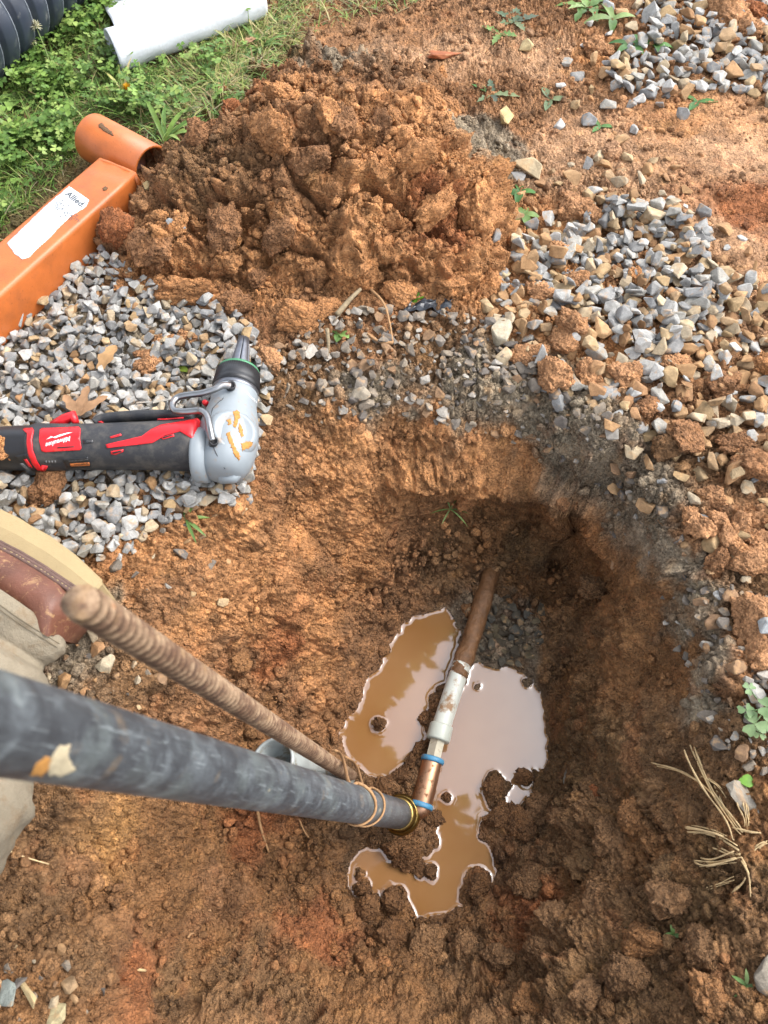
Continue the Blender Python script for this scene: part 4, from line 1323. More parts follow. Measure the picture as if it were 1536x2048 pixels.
for pl in ([(466,824),(474,820),(480,826),(478,838),(474,850),(470,858),(467,848),(469,836)], [(452,866),(460,864),(464,878),(470,892),(480,912),(478,922),(470,912),(462,892),(455,878)], [(482,888),(494,882),(506,884),(500,896),(490,898),(484,902)], [(454,840),(461,838),(462,848),(456,850)], [(478,846),(484,856),(487,872),(482,876),(477,860)]):
    put('mud_splash', setmat(decal(bvh_h, pl, .0005, 4, .0008, .9), M['ochre']), tool)
put('lettering', setmat(text_mesh(bvh_h, 'Milwaukee', (489,784), (5.4,5.2), (3.2,-5.2), .0005, .2), M['white_ink'], False), tool)
# a lump of clay on the battery's end
pq = P(4, 886, .066)
o = add_clod(ground, pq[0], pq[1], .015, .3, 'O'); o.location.z = .060

# ---------------------------------------------------------------- pipes in the hole
def old_pipe():
    t = NT('weathered_grey_pipe')
    n1 = t.noise(62, 6, .7, dist=.5)
    c = t.ramp(n1, (.28, lin(54, 56, 60, .66)), (.5, lin(74, 78, 82, .66)), (.64, lin(100, 106, 110, .66)), (.78, lin(140, 148, 148, .66)))
    sp = t.ramp(t.noise(48, 3, .6), (.68, 0.0), (.72, 1.0))
    c = t.mix(t.math('MULTIPLY', sp, .7), c, lin(196, 176, 140, .6))
    c = t.mix(t.ramp(t.noise(24, 4, .6), (.5, 0.0), (.66, .34)), c, lin(146, 158, 154, .62))
    mp = t.node('ShaderNodeMapping')
    mp.inputs['Scale'].default_value = (.1, 1, 1)          # long scratches run with the pipe
    t.link(t.attr('Col'), mp.inputs['Vector'])
    sx = t.noise(420, 4, .7, vec=mp.outputs[0])
    c = t.mix(t.math('MULTIPLY', t.ramp(sx, (.58, 0.0), (.68, 1.0)), .5), c, lin(150, 158, 160, .66))
    c = t.mix(t.math('MULTIPLY', t.ramp(sx, (.3, 1.0), (.42, 0.0)), .5), c, lin(44, 46, 50, .6))
    mud = t.ramp(t.noise(34, 5, .7), (.6, 0.0), (.7, 1.0))
    c = t.mix(t.math('MULTIPLY', mud, .4), c, lin(150, 126, 96, .62))
    t.set(color=c, rough=.46, spec=.5)
    t.bump(sx, .0004)
    return t.m
M['oldpipe'] = old_pipe()
M['brass'] = plain('brass', lin(176, 150, 88, .8), .3, metal=1, var=.2, dirt=.7, dirtcol=(96, 72, 44), dscale=60, dlo=.5)
M['copper'] = plain('copper', lin(188, 146, 116, .9), .46, metal=1, var=.15, dirt=.7, dirtcol=(120, 84, 54), dscale=110, dlo=.54)
M['nickel'] = plain('dull_nickel', lin(206, 198, 176, .8), .4, metal=.5, var=.2, dirt=.5, dirtcol=(150, 120, 80), dscale=90)
M['blue'] = plain('blue_ring', lin(78, 146, 184, .7), .5, dirt=.6, dirtcol=(130, 96, 62), dscale=140, dlo=.56)
M['pex'] = plain('white_tubing', lin(214, 216, 204, .7), .35, var=.06, dirt=.9, dirtcol=(158, 112, 62), dscale=34, dlo=.55)
M['pexring'] = plain('pale_green_ring', lin(204, 208, 194, .66), .4, var=.05, dirt=.5, dscale=60, dlo=.6)
M['mudpipe'] = plain('mud_coated_pipe', lin(132, 92, 56, .6), .6, var=.35, nscale=90, bump=.004, bscale=130)
def rust():
    t = NT('rusty_bar')
    n1 = t.noise(90, 5, .7)
    c = t.ramp(n1, (.28, lin(84, 68, 60, .62)), (.45, lin(130, 102, 80, .62)), (.6, lin(172, 146, 118, .62)), (.76, lin(164, 114, 78, .62)))
    c = t.mix(t.ramp(t.noise(22, 5, .7), (.46, 0.0), (.62, .6)), c, lin(96, 66, 48, .6))
    c = t.mix(t.ramp(t.noise(35, 4, .6), (.58, 0.0), (.68, .55)), c, lin(186, 150, 108, .62))
    c = t.mix(1, c, t.attr('Col'), 'MULTIPLY')      # rib shading put into the colour, over rust and wear
    t.set(color=c, rough=.85, spec=.3)
    t.bump(t.noise(400, 4, .7), .0006)
    return t.m
M['rust'] = rust()
PL, PR = Vector(D(0, 1448, .288)), Vector(D(797, 1628, 1.005))
pd = (PR - PL).normalized()
PS = PL - pd * .10                          # the pipe runs on out of the picture
plen = (PR - PS).length
RP = .0186
hyd = empty('water_pipe', tuple(PR), 'thick weathered grey pipe standing aslant in the hole with brass foot', 'pipe')
mb_ = MB().add(*lathe(PS, pd, [(k / 40 * plen, RP) for k in range(41)], 48))
mb_.c = [(k / 40 * plen, .5 + RP * math.cos(2 * math.pi * j / 48), .5 + RP * math.sin(2 * math.pi * j / 48)) for k in range(41) for j in range(48)]
put('riser', mb_.mesh('riser', M['oldpipe']), hyd)
M['cream'] = plain('cream_crust', lin(206, 190, 156, .62), .85, var=.2, nscale=150, bump=.0008)
_bvr = bvh_of(*hyd.children)
for pl_, mt_ in (([(62,1548),(72,1528),(92,1512),(104,1516),(98,1536),(84,1552)], 'ochre'), ([(98,1520),(118,1494),(140,1490),(134,1510),(150,1540),(120,1552),(96,1548)], 'cream')):
    put('crust_patch', setmat(decal(_bvr, pl_, .0004, 5, .0006, 1.3), M[mt_]), hyd)
put('brass_collar', MB().add(*lathe(PR, pd, [(-.005, RP - .001), (-.005, .0203), (.001, .0214), (.0025, .0202), (.0045, .0206), (.008, .0228), (.009, .0205)], 48)).mesh('brass_collar', M['brass']), hyd)
put('brass_body', MB().add(*lathe(PR, pd, [(.007, .018), (.008, .0235), (.014, .0262), (.022, .0258), (.030, .021), (.036, .012), (.037, .002)], 40)).mesh('brass_body', M['brass']), hyd)
zc = -.279
K0, K1 = Vector(P(842, 1612, zc - .004)), Vector(P(866, 1517, zc))
fit = empty('copper_coupling', tuple(K0), 'short copper pipe sleeve with two blue rings beside the muddy puddle', 'pipe fitting')
kd = (K1 - K0).normalized(); kl = (K1 - K0).length
put('elbow', MB().add(*tube_geo(smooth_path([PR + pd * .016, PR + pd * .022 + kd * .010, K0 - kd * .004, K0 + kd * .006], 6), .0125, 24)).mesh('elbow', M['copper']), fit)
put('sleeve', MB().add(*lathe(K0, kd, [(0, .0135), (.004, .0143), (kl * .5, .0143), (kl - .002, .0143), (kl, .0135)], 32)).mesh('sleeve', M['copper']), fit)
for s_ in (.001, kl - .002):
    put('blue_band', MB().add(*lathe(K0 + kd * s_, kd, [(-.0035, .0140), (-.0035, .0155), (-.001, .0163), (.0025, .0158), (.0035, .0145), (.0035, .0140)], 32)).mesh('blue_band', M['blue']), fit)
K2 = Vector(P(876, 1478, zc + .001)); K3 = Vector(P(883, 1452, zc + .002)); K4 = Vector(P(918, 1345, zc + .004)); K5 = Vector(P(948, 1262, zc + .006)); K6 = Vector(P(968, 1192, zc + .010))
hx = (K2 - K1).normalized()
put('hex_nut', MB().add(*lathe(K1, hx, [(.002, .0085), (.002, .0112), ((K2 - K1).length, .0112), ((K2 - K1).length, .006)], 6), smooth=False).mesh('hex_nut', M['nickel']), fit)
line_ = empty('supply_tube', tuple(K3), 'white plastic water tube caked in mud, running across the puddle into the wall', 'tube')
x2 = (K3 - K2).normalized()
put('expansion_ring', MB().add(*lathe(K2 - x2 * .002, x2, [(0, .011), (0, .0160), (.002, .0166), (.020, .0163), (.022, .0155), (.022, .012)], 32)).mesh('expansion_ring', M['pexring']), line_)
put('bare_tube', MB().add(*tube_geo(smooth_path([K2, K3, K4, K4 + (K5 - K4) * .2], 8), .0132, 28)).mesh('bare_tube', M['pex']), line_)
pm = smooth_path([K4 - (K4 - K3).normalized() * .006, K4 + (K5 - K4) * .3, K5, K6, K6 + (K6 - K5).normalized() * .05 + Vector((0, 0, -.012)), K6 + (K6 - K5).normalized() * .10 + Vector((0, 0, -.03))], 14)
put('muddy_tube', MB().add(*tube_geo(pm, [.0128 + .0006 * math.sin(i * .5) * (i > 3) + .0009 * random.random() for i in range(len(pm))], 26, fn=lambda i, j, a: 1 + .05 * math.sin(2 * a + i * .3) + .05 * random.random())).mesh('muddy_tube', M['mudpipe']), line_)
# open stub of pipe behind the riser
S0, S1 = Vector(P(541, 1528, -.165)), Vector(P(676, 1592, -.300))
M['galv'] = plain('galvanised_pipe', lin(176, 182, 178, .75), .5, metal=.15, var=.2, dirt=.8, dirtcol=(150, 132, 100), dscale=40, dlo=.5)
sl = (S1 - S0).length
stub = empty('pipe_stub', tuple(S1), 'open end of a short grey pipe stub half hidden behind thick pipe', 'pipe stub')
put('pipe_wall', MB().add(*lathe(S0, S1 - S0, [(.002, .0330), (0, .0325), (0, .0298), (.002, .0292), (sl * .98, .0292), (sl, .0292), (sl, .0330), (.002, .0330)], 44, False, False)).mesh('pipe_wall', M['galv']), stub)
put('dark_hollow', MB().add(*lathe(S0 + (S1 - S0) * .75, S1 - S0, [(0, .0005), (0, .0291), (.004, .0291)], 24)).mesh('dark_hollow', M['black_p']), stub)  # black disc painting in the dark inside of the open pipe
# reinforcing bar
B0, B1 = Vector(D(160, 1203, .345)), Vector(P(700, 1552, -.288))
B1 = B1 + (B1 - B0).normalized() * .02
bl = (B1 - B0).length
nb = int(bl / .0013)
rbv, rbf = tube_geo(axis_pts(B0, B1, [i / nb for i in range(nb + 1)]), [.0072] + [.0076] * (nb - 1) + [.0076], 22,
    fn=lambda i, j, a: 1 + .30 * max(0, math.cos((i * .0013 / .0078 + .12 * math.sin(2 * a)) * 2 * math.pi)) ** 1.5 * (abs(math.sin(a)) ** .5) + .10 * max(0, (abs(math.cos(a)) - .9)) * 10)
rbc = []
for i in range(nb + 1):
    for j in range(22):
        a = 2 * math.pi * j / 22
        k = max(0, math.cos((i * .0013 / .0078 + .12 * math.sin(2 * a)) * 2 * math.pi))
        rbc.append((.50 + .72 * k, .46 + .74 * k, .43 + .74 * k))  # crests painted paler, grooves darker, so the ribs read in even light
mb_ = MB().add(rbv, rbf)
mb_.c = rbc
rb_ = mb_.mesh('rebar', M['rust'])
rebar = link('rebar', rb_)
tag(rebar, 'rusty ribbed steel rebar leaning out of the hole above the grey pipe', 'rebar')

# roots and strings
M['root'] = plain('tan_root', lin(186, 142, 96, .62), .8, var=.3, nscale=200, bump=.0006)
M['straw'] = plain('dry_straw', lin(216, 186, 136, .78), .7, var=.28, nscale=120, bump=.0005, bscale=250)
M['greywood'] = plain('grey_wood', lin(156, 138, 108, .6), .9, var=.4, nscale=160, bump=.001, bscale=200)
def string(name, pts, r, mat, label, cat, group=None, n=6, wob=.0):
    pa = smooth_path(pts, n)
    if wob:
        pa = [p + Vector((random.gauss(0, wob), random.gauss(0, wob), random.gauss(0, wob))) for p in pa]
    me = MB().add(*tube_geo(pa, [r * (1 - .5 * i / len(pa)) for i in range(len(pa))], 8)).mesh(name, M[mat])
    o = link(name, me)
    return tag(o, label, cat, group)
u_, w_ = frame(pd, Vector((.2, .6, .8)))
def around(s, a, k=.0016):
    return PR - pd * s + (u_ * math.cos(a) + w_ * math.sin(a)) * (RP + k)
def along(X):
    return min(np.linspace(.02, .6, 600), key=lambda s_: abs(to_px(np.array(PR - pd * s_))[0] - X))
sa, sb = along(708), along(738)
string('root', [Vector(P(668, 1500, -.235)), Vector(P(684, 1512, -.215))] + [around(sa - .002 * k + .004 * math.sin(k), R(-42 + 25 * k), .0016) for k in range(10)], .0021, 'root', 'pale tan root looped over the grey pipe, nearer the picture left', 'root')
string('root', [Vector(P(688, 1512, -.245)), Vector(P(712, 1530, -.23))] + [around(sb + .003 * k, R(-42 + 25 * k), .0016) for k in range(10)], .0018, 'root', 'thin brown root looped over grey pipe close to brass collar', 'root')
string('root', [hit(519, 1618) + [0, 0, .02], hit(522, 1650) + [0, 0, .008], hit(530, 1680) + [0, 0, .005], hit(538, 1705) + [0, 0, .002]], .0022, 'root', 'short tan root dangling below the grey pipe', 'root')
string('root', [hit(600, 1640) + [0, 0, .012], hit(612, 1668) + [0, 0, .006], hit(640, 1702) + [0, 0, .003]], .0014, 'root', 'thin dark root hanging right of the short tan one below pipe', 'root')
string('root', [hit(432, 1798) + [0, 0, .004], hit(420, 1822) + [0, 0, .004], hit(400, 1850) + [0, 0, .004], hit(376, 1876) + [0, 0, .003]], .003, 'root', 'frayed pale root lying on the slope at lower left', 'root', wob=.0006)
string('root', [hit(246, 1942) + [0, 0, .004], hit(270, 1938) + [0, 0, .005], hit(295, 1941) + [0, 0, .004]], .0022, 'straw', 'short white root sticking out of the red cut bank', 'root')
string('root', [hit(18, 1700) + [0, 0, .006], hit(50, 1714) + [0, 0, .006], hit(104, 1730) + [0, 0, .005]], .0011, 'straw', 'thin pale root beside the knee at the left edge', 'root')
string('twig', [hit(742, 590) + [0, 0, .01], hit(766, 622) + [0, 0, .015], hit(778, 655) + [0, 0, .013], hit(786, 693) + [0, 0, .006]], .0022, 'root', 'bent reddish twig standing on the rim below the clay heap', 'twig')
string('twig', [hit(786, 693) + [0, 0, .006], hit(760, 692) + [0, 0, .006], hit(735, 676) + [0, 0, .008]], .0026, 'root', 'thick brown twig lying on the rim below the clay heap', 'twig')
string('twig', [hit(675, 645) + [0, 0, .012], hit(700, 620) + [0, 0, .016], hit(722, 596) + [0, 0, .016]], .0042, 'greywood', 'grey split stick leaning out of the foot of clay heap', 'stick')
string('twig', [hit(655, 670) + [0, 0, .012], hit(658, 700) + [0, 0, .012], hit(656, 722) + [0, 0, .006]], .0030, 'greywood', 'short upright grey stick end among rim pebbles', 'stick')
# dry stalks at the right
STK = [[(1374,1492,.004),(1410,1590,.012),(1450,1655,.016),(1468,1672,.012)],[(1300,1530,.004),(1350,1548,.008),(1400,1585,.012),(1448,1640,.014)],[(1372,1659,.006),(1420,1670,.010),(1470,1692,.012)],[(1385,1722,.006),(1420,1726,.010),(1468,1716,.012)],[(1392,1738,.005),(1430,1730,.009),(1464,1728,.010)],[(1402,1780,.005),(1436,1770,.007),(1460,1763,.008)],[(1452,1792,.005),(1470,1772,.008),(1478,1758,.010)],[(1466,1716,.010),(1480,1750,.010),(1490,1795,.006)],[(1462,1662,.010),(1490,1668,.008),(1512,1668,.006)],[(1475,1600,.006),(1478,1630,.010),(1484,1658,.008)],[(1412,1694,.006),(1440,1708,.010),(1462,1716,.010)],[(1388,1552,.006),(1420,1572,.009),(1440,1600,.010)],[(1504,1700,.006),(1518,1690,.008),(1528,1684,.006)]]
pc = hit(1465, 1690)
clump = empty('dry_grass', tuple(pc), 'clump of broken dry straw stalks on the right side of the hole', 'dry grass')
for k, s_ in enumerate(STK):
    pa = smooth_path([Vector(hit(x, y)) + Vector((0, 0, h_ + .004)) for x, y, h_ in s_], 5)
    r_ = [.0050, .0030, .0044, .0038, .003, .0026, .0034, .0038, .0036, .003, .0038, .0024, .0036][k]
    mb_ = MB()
    for q_ in range(4):                                  # split, fibrous stems
        o_ = Vector((random.gauss(0, .45), random.gauss(0, .45), random.gauss(0, .25))) * r_
        cut = random.randint(0, 2)
        pb = [p + o_ * (1 + .5 * math.sin(i * .5 + q_)) for i, p in enumerate(pa)][cut:len(pa) - random.randint(0, 3)]
        mb_.add(*tube_geo(pb, [r_ * random.uniform(.22, .5) * (1 - .5 * i / len(pb)) for i in range(len(pb))], 6, ell=(1, .5)), col=(1, 1, 1))
    put('stalk', mb_.mesh('stalk', M['straw']), clump)
# ---------------------------------------------------------------- white sheet with its edge rolled over
def white_cloth():
    t = NT('white_foam_sheet')
    c = t.mix(1, lin(232, 236, 240, .74), t.ramp(t.noise(40, 3, .6), (.3, .95), (.7, 1.03)), 'MULTIPLY')
    t.set(color=c, rough=.7, spec=.3)
    t.bump(t.noise(170, 4, .6), .0012, .7)
    return t.m
M['cloth'] = white_cloth()
rA, rB = Vector(P(244, 141, .022)), Vector(P(537, 30, .022))
rA.z = rB.z = 0
rd = (rB - rA).normalized(); rl = (rB - rA).length
rn = Vector((-rd.y, rd.x, 0))
back = (rn * .85 + Vector((.12, .3, 0))).normalized()
RR = .034
prof = []
for k in range(26):                                   # the rolled edge, seen from below the front round the top
    a = R(-110 + 300 * k / 25)
    r_ = RR * (1 - .0035 * k)
    prof.append((RR - math.cos(a) * r_, RR + .006 + math.sin(a) * r_))
prof2 = [(RR * 1.15 + k * .05, .012 + RR * 1.45 * math.exp(-((k - .2) / 2.2) ** 2) * (k < 9)) for k in range(22)]
def loft(rows, n, fn):
    v, f = [], []
    m_ = len(rows)
    for i in range(n + 1):
        for j, q in enumerate(rows):
            v.append(fn(i / n, j, q))
    for i in range(n):
        for j in range(m_ - 1):
            f.append((i * m_ + j, i * m_ + j + 1, (i + 1) * m_ + j + 1, (i + 1) * m_ + j))
    return v, f
def solid(me, th):
    o = bpy.data.objects.new('tmp', me); C.objects.link(o)
    md = o.modifiers.new('s', 'SOLIDIFY'); md.thickness = th; md.offset = 0
    m2 = bpy.data.meshes.new_from_object(o.evaluated_get(bpy.context.evaluated_depsgraph_get()))
    C.objects.unlink(o); bpy.data.objects.remove(o)
    return m2
sheet = empty('white_sheet', tuple(rA.lerp(rB, .5)), 'white foam sheet with rolled front edge lying across the grass', 'sheet')
v, f = loft(prof, 60, lambda t_, j, q: rA + rd * (t_ * rl + (1 - t_) * .12 * q[0]) + rn * q[0] + Vector((0, 0, q[1])) + Vector(np.array([0, 0, 1]) * float(.0015 * math.sin(t_ * 23 + j * .5))))
ring_ = [p_.copy() for p_ in v[:len(prof)]]
put('rolled_edge', solid(MB().add(v, f).mesh('rolled_edge', M['cloth']), .003), sheet)
cen_ = sum(ring_, Vector()) / len(ring_)
lv_, lf_ = [], []
for s_, dx in ((1.0, .002), (.86, .001), (.84, .008), (.66, .002), (.64, .010), (.46, .003), (.42, .012), (.2, .006)):
    lv_ += [cen_.lerp(p_, s_) + rd * dx for p_ in ring_]
m_ = len(ring_)
for i in range(7):
    for j in range(m_):
        k = (j + 1) % m_
        lf_.append((i * m_ + j, i * m_ + k, (i + 1) * m_ + k, (i + 1) * m_ + j))
lf_.append(tuple(7 * m_ + j for j in range(m_)))
put('roll_end', MB().add(lv_, lf_).mesh('roll_end', M['cloth']), sheet)
v, f = loft(prof2, 40, lambda t_, j, q: rA + rd * (.022 + t_ * (rl - .03)) + rn * (RR * 1.1) + back * (q[0] - RR * 1.1) + Vector((0, 0, q[1] + .004 + .002 * math.sin(t_ * 9 + j))))
put('flat_sheet', solid(MB().add(v, f).mesh('flat_sheet', M['cloth']), .003), sheet)

# ---------------------------------------------------------------- corrugated drain pipe
M['drain'] = plain('black_drain_pipe', lin(52, 58, 70, .8), .36, var=.25, nscale=20, dirt=.35, dirtcol=(170, 168, 160), dscale=50, dlo=.62)
M['scuff'] = plain('scuffed_rib_edge', lin(126, 132, 140, .7), .5, var=.4, nscale=80)
dA = Vector((-.775, 1.18, .098)); dd = Vector((.345, .94, 0)).normalized()
drain = empty('drain_pipe', (dA.x, dA.y, 0), 'large black corrugated plastic drain pipe in the grass corner', 'drain pipe')
pr = []
pitch, rr0, rr1 = .046, .098, .086
for k in range(24):
    s0 = k * pitch
    pr += [(s0, rr1), (s0 + .004, rr1), (s0 + .008, rr0 - .002), (s0 + .011, rr0), (s0 + .036, rr0), (s0 + .039, rr0 - .002), (s0 + .042, rr1)]
put('corrugated_wall', MB().add(*lathe(dA - dd * .25, dd, pr, 72, False, False)).mesh('corrugated_wall', M['drain']), drain)
for k in range(24):
    put('rib_edge', MB().add(*lathe(dA - dd * .25 + dd * (k * pitch + .0385), dd, [(-.0012, rr0 - .001), (-.0012, rr0 + .0004), (.0012, rr0 - .0002), (.0012, rr0 - .002)], 60, False, False)).mesh('rib_edge', M['scuff']), drain)

# ---------------------------------------------------------------- the worker at the left
def khaki():
    t = NT('khaki_cloth')
    c = t.mix(1, lin(188, 174, 150, .42), t.ramp(t.noise(26, 4, .6), (.3, (.88, .87, .85)), (.7, (1.08, 1.08, 1.07))), 'MULTIPLY')
    c = t.mix(t.math('MULTIPLY', t.ramp(t.noise(38, 4, .7), (.52, 0.0), (.66, 1.0)), .45), c, lin(160, 128, 92, .45))
    t.set(color=c, rough=.9, spec=.2)
    b = t.bump(t.noise(900, 2, .6), .0010, .8)
    t.bump(t.noise(34, 4, .6), .009, .6, prev=b)
    return t.m
M['khaki'] = khaki()
M['sole'] = plain('crepe_sole', lin(206, 180, 130, .46), .75, var=.08, nscale=40, bump=.0006, bscale=500, dirt=.3, dirtcol=(170, 130, 86), dscale=60, dlo=.6)
def leather():
    t = NT('brown_leather')
    c = t.mix(1, lin(126, 82, 64, .6), t.ramp(t.noise(30, 4, .6), (.3, (.75, .72, .7)), (.7, (1.25, 1.2, 1.2))), 'MULTIPLY')
    sc_ = t.ramp(t.noise(70, 5, .75, dist=1.5), (.55, 0.0), (.64, 1.0))
    c = t.mix(t.math('MULTIPLY', sc_, .55), c, lin(206, 164, 112, .62))
    t.set(color=c, rough=.5, spec=.4)
    t.bump(t.noise(300, 3, .6), .0005)
    return t.m
M['leather'] = leather()
M['welt'] = plain('dark_welt', lin(104, 78, 68, .7), .7, var=.3, nscale=150)
M['skin'] = plain('skin', lin(206, 158, 128, .7), .55)
M['shirt'] = plain('navy_shirt', lin(60, 74, 96, .7), .9, bump=.002, bscale=60)
M['hair'] = plain('dark_hair', lin(52, 40, 32, .7), .8)
pers = empty('person', (-.62, .12, 0), 'person in khaki trousers and tan soled brown boot sitting at left edge', 'person')
def pz(lst, z):
    return [Vector(P(x, y, z)) for x, y in lst]
O_ = [(-140,960),(-100,972),(-60,992),(0,1022),(40,1041),(60,1054),(100,1076),(120,1091),(150,1113),(172,1133),(190,1150),(202,1161),(204,1170),(196,1180)]
I_ = [(-140,1010),(-100,1026),(-60,1048),(0,1084),(35,1102),(52,1112),(84,1131),(102,1143),(126,1159),(144,1171),(158,1180),(168,1186),(178,1188),(190,1185)]
def rows(o_, i_, zt=.088):
    v, f = [], []
    n_ = len(o_)
    spec = [(0, .006), (0, .066), (-.07, .068), (-.07, .076), (.03, .080), (.5, .088), (.97, zt), (1.0, zt - .004)]
    for k in range(n_):
        for t_, z in spec:
            a, b = Vector(P(*o_[k], z)), Vector(P(*i_[k], z))
            # the wall below goes straight down from the rim
            if z < .066:
                a = Vector(P(*o_[k], .066)); a.z = z; b = a
            v.append(a.lerp(b, t_))
    m_ = len(spec)
    for k in range(n_ - 1):
        for j in range(m_ - 1):
            f.append((k * m_ + j, (k + 1) * m_ + j, (k + 1) * m_ + j + 1, k * m_ + j + 1))
    return v, f
v, f = rows(O_, I_)
boot = put('boot_sole', MB().add(v, f, smooth=False).mesh('boot_sole', M['sole']), pers)
for k, (da, z_, r_) in enumerate([(0, .0895, .0022), (5, .0915, .0024), (10, .093, .0022)]):
    pa = smooth_path([Vector(P(x - da * .45, y + da, z_)) for x, y in I_[:-2]], 4)
    put('welt_strip', MB().add(*tube_geo(pa, [r_] * len(pa), 8)).mesh('welt_strip', M['welt']), pers)
pa = smooth_path([Vector(P(x - 3, y + 7, .0945)) for x, y in I_[:-2]], 5)
for k in range(0, len(pa) - 2, 2):
    put('stitch', MB().add(*tube_geo([pa[k], pa[k].lerp(pa[k + 1], .7)], [.0006, .0006], 5)).mesh('stitch', M['sole']), pers)
Hm = [(-160,1110),(-120,1124),(-80,1148),(-20,1184),(10,1202),(30,1214),(62,1232),(82,1244),(96,1252),(104,1256),(110,1254),(116,1248),(122,1238),(130,1226)]
v, f = [], []
NR = 9
for k in range(len(I_)):
    for j in range(NR):
        t_ = j / (NR - 1)
        a, b = Vector(P(I_[k][0] - 3, I_[k][1] + 5, .090)), Vector(P(Hm[k][0] - (0 if k < 9 else (k - 8) * 5), Hm[k][1] + (22 if k < 9 else 10), .092))
        p_ = a.lerp(b, t_); p_.z += .016 * math.sin(math.pi * t_) - (0 if k < 9 else (k - 8) ** 1.6 * .0055)
        v.append(p_)
for k in range(len(I_) - 1):
    for j in range(NR - 1):
        f.append((k * NR + j, (k + 1) * NR + j, (k + 1) * NR + j + 1, k * NR + j + 1))
o0 = len(v)
for j in range(NR):                                    # the far side of the heel, down to the ground
    p_ = v[(len(I_) - 1) * NR + j].copy(); p_.z = .02; p_.x -= .035; v.append(p_)
for j in range(NR - 1):
    f.append(((len(I_) - 1) * NR + j, o0 + j, o0 + j + 1, (len(I_) - 1) * NR + j + 1))
put('boot_upper', MB().add(v, f).mesh('boot_upper', M['leather']), pers)
RG = [((-160,1098),(121,1270),.066),((-163,1110),(122,1280),.066),((-170,1128),(118,1294),.066),((-178,1158),(106,1312),.062),((-184,1190),(80,1327),.058),((-188,1220),(73,1338),.058),((-190,1260),(83,1362),.062),((-196,1330),(84,1425),.064),((-205,1420),(74,1495),.066),((-218,1520),(48,1552),.068),((-230,1600),(34,1622),.070),((-244,1680),(10,1682),.072),((-262,1750),(-30,1738),.074)]
rings = []
for l_, r_, hz in RG:
    a, b = Vector(P(*l_, hz)), Vector(P(*r_, hz))
    rings.append(((a + b) / 2, (b - a) / 2, Vector((0, 0, hz * .96))))
rings[0] = (rings[0][0], rings[0][1] * .985, rings[0][2] * .97)
for c_, u2, w2 in [((-.58,.06,.09),(.03,-.095,0),(.02,0,.09)), ((-.66,.07,.13),(.04,-.1,0),(.03,0,.10)), ((-.78,.12,.17),(.03,-.10,0),(.03,0,.11)), ((-.9,.18,.18),(.02,-.12,0),(.02,0,.13))]:
    rings.append((Vector(c_), Vector(u2), Vector(w2)))
fine = []
for i in range(len(rings) - 1):
    for k in range(5):
        t_ = k / 5
        fine.append(tuple(rings[i][m_].lerp(rings[i + 1][m_], t_) for m_ in range(3)))
fine.append(rings[-1])
v, f = [], []
SEG = 56
for i, (c_, u2, w2) in enumerate(fine):
    for j in range(SEG):
        a = 2 * math.pi * j / SEG
        v.append(c_ + u2 * math.cos(a) + w2 * math.sin(a))
vv = np.array([list(a) for a in v], np.float32)
cen = np.repeat(np.array([list(a[0]) for a in fine], np.float32), SEG, 0)
nn_ = vv - cen; nn_ /= np.linalg.norm(nn_, axis=1)[:, None]
wr = .008 * fbm(vv * np.array([1, 2.2, 1], np.float32), 11, 3, 71) + .007 * np.abs(perlin(vv * np.array([.6, 2, 1], np.float32), 20, 14))
ramp_ = np.clip(np.arange(len(fine)) / 12, .15, 1).repeat(SEG)
vv = vv + nn_ * (wr * ramp_)[:, None]
for i in range(len(fine) - 1):
    for j in range(SEG):
        k = (j + 1) % SEG
        f.append((i * SEG + j, i * SEG + k, (i + 1) * SEG + k, (i + 1) * SEG + j))
tro = put('trouser_leg', solid(MB().add(vv, f).mesh('trouser_leg', M['khaki']), .003), pers)
bvtro = bvh_of(tro)
M['seam'] = plain('seam_thread', lin(150, 134, 108, .42), .9)
for X0, Y0, X1, Y1 in ((-30, 1188, 118, 1287), (-30, 1198, 114, 1294)):
    pts_ = [project(bvtro, X0 + (X1 - X0) * t_, Y0 + (Y1 - Y0) * t_ + 3 * math.sin(t_ * 3), .0003)[0] for t_ in np.linspace(0, 1, 24)]
    put('hem_seam', MB().add(*tube_geo(pts_, [.00045] * 24, 6)).mesh('hem_seam', M['seam']), pers)
def skin_mesh(name, pts, edges, rad, mat, lv=2):
    me = bpy.data.meshes.new(name)
    me.from_pydata([tuple(p) for p in pts], edges, [])
    o = bpy.data.objects.new(name, me); C.objects.link(o)
    o.modifiers.new('k', 'SKIN')
    md = o.modifiers.new('d', 'SUBSURF'); md.levels = lv; md.render_levels = lv
    for i, sv in enumerate(me.skin_vertices[0].data):
        sv.radius = (rad[i], rad[i]) if not hasattr(rad[i], '__len__') else rad[i]
        sv.use_root = i == 0
    m2 = bpy.data.meshes.new_from_object(o.evaluated_get(bpy.context.evaluated_depsgraph_get()))
    C.objects.unlink(o); bpy.data.objects.remove(o)
    m2.materials.clear(); m2.materials.append(mat)
    m2.polygons.foreach_set('use_smooth', [True] * len(m2.polygons))
    return m2
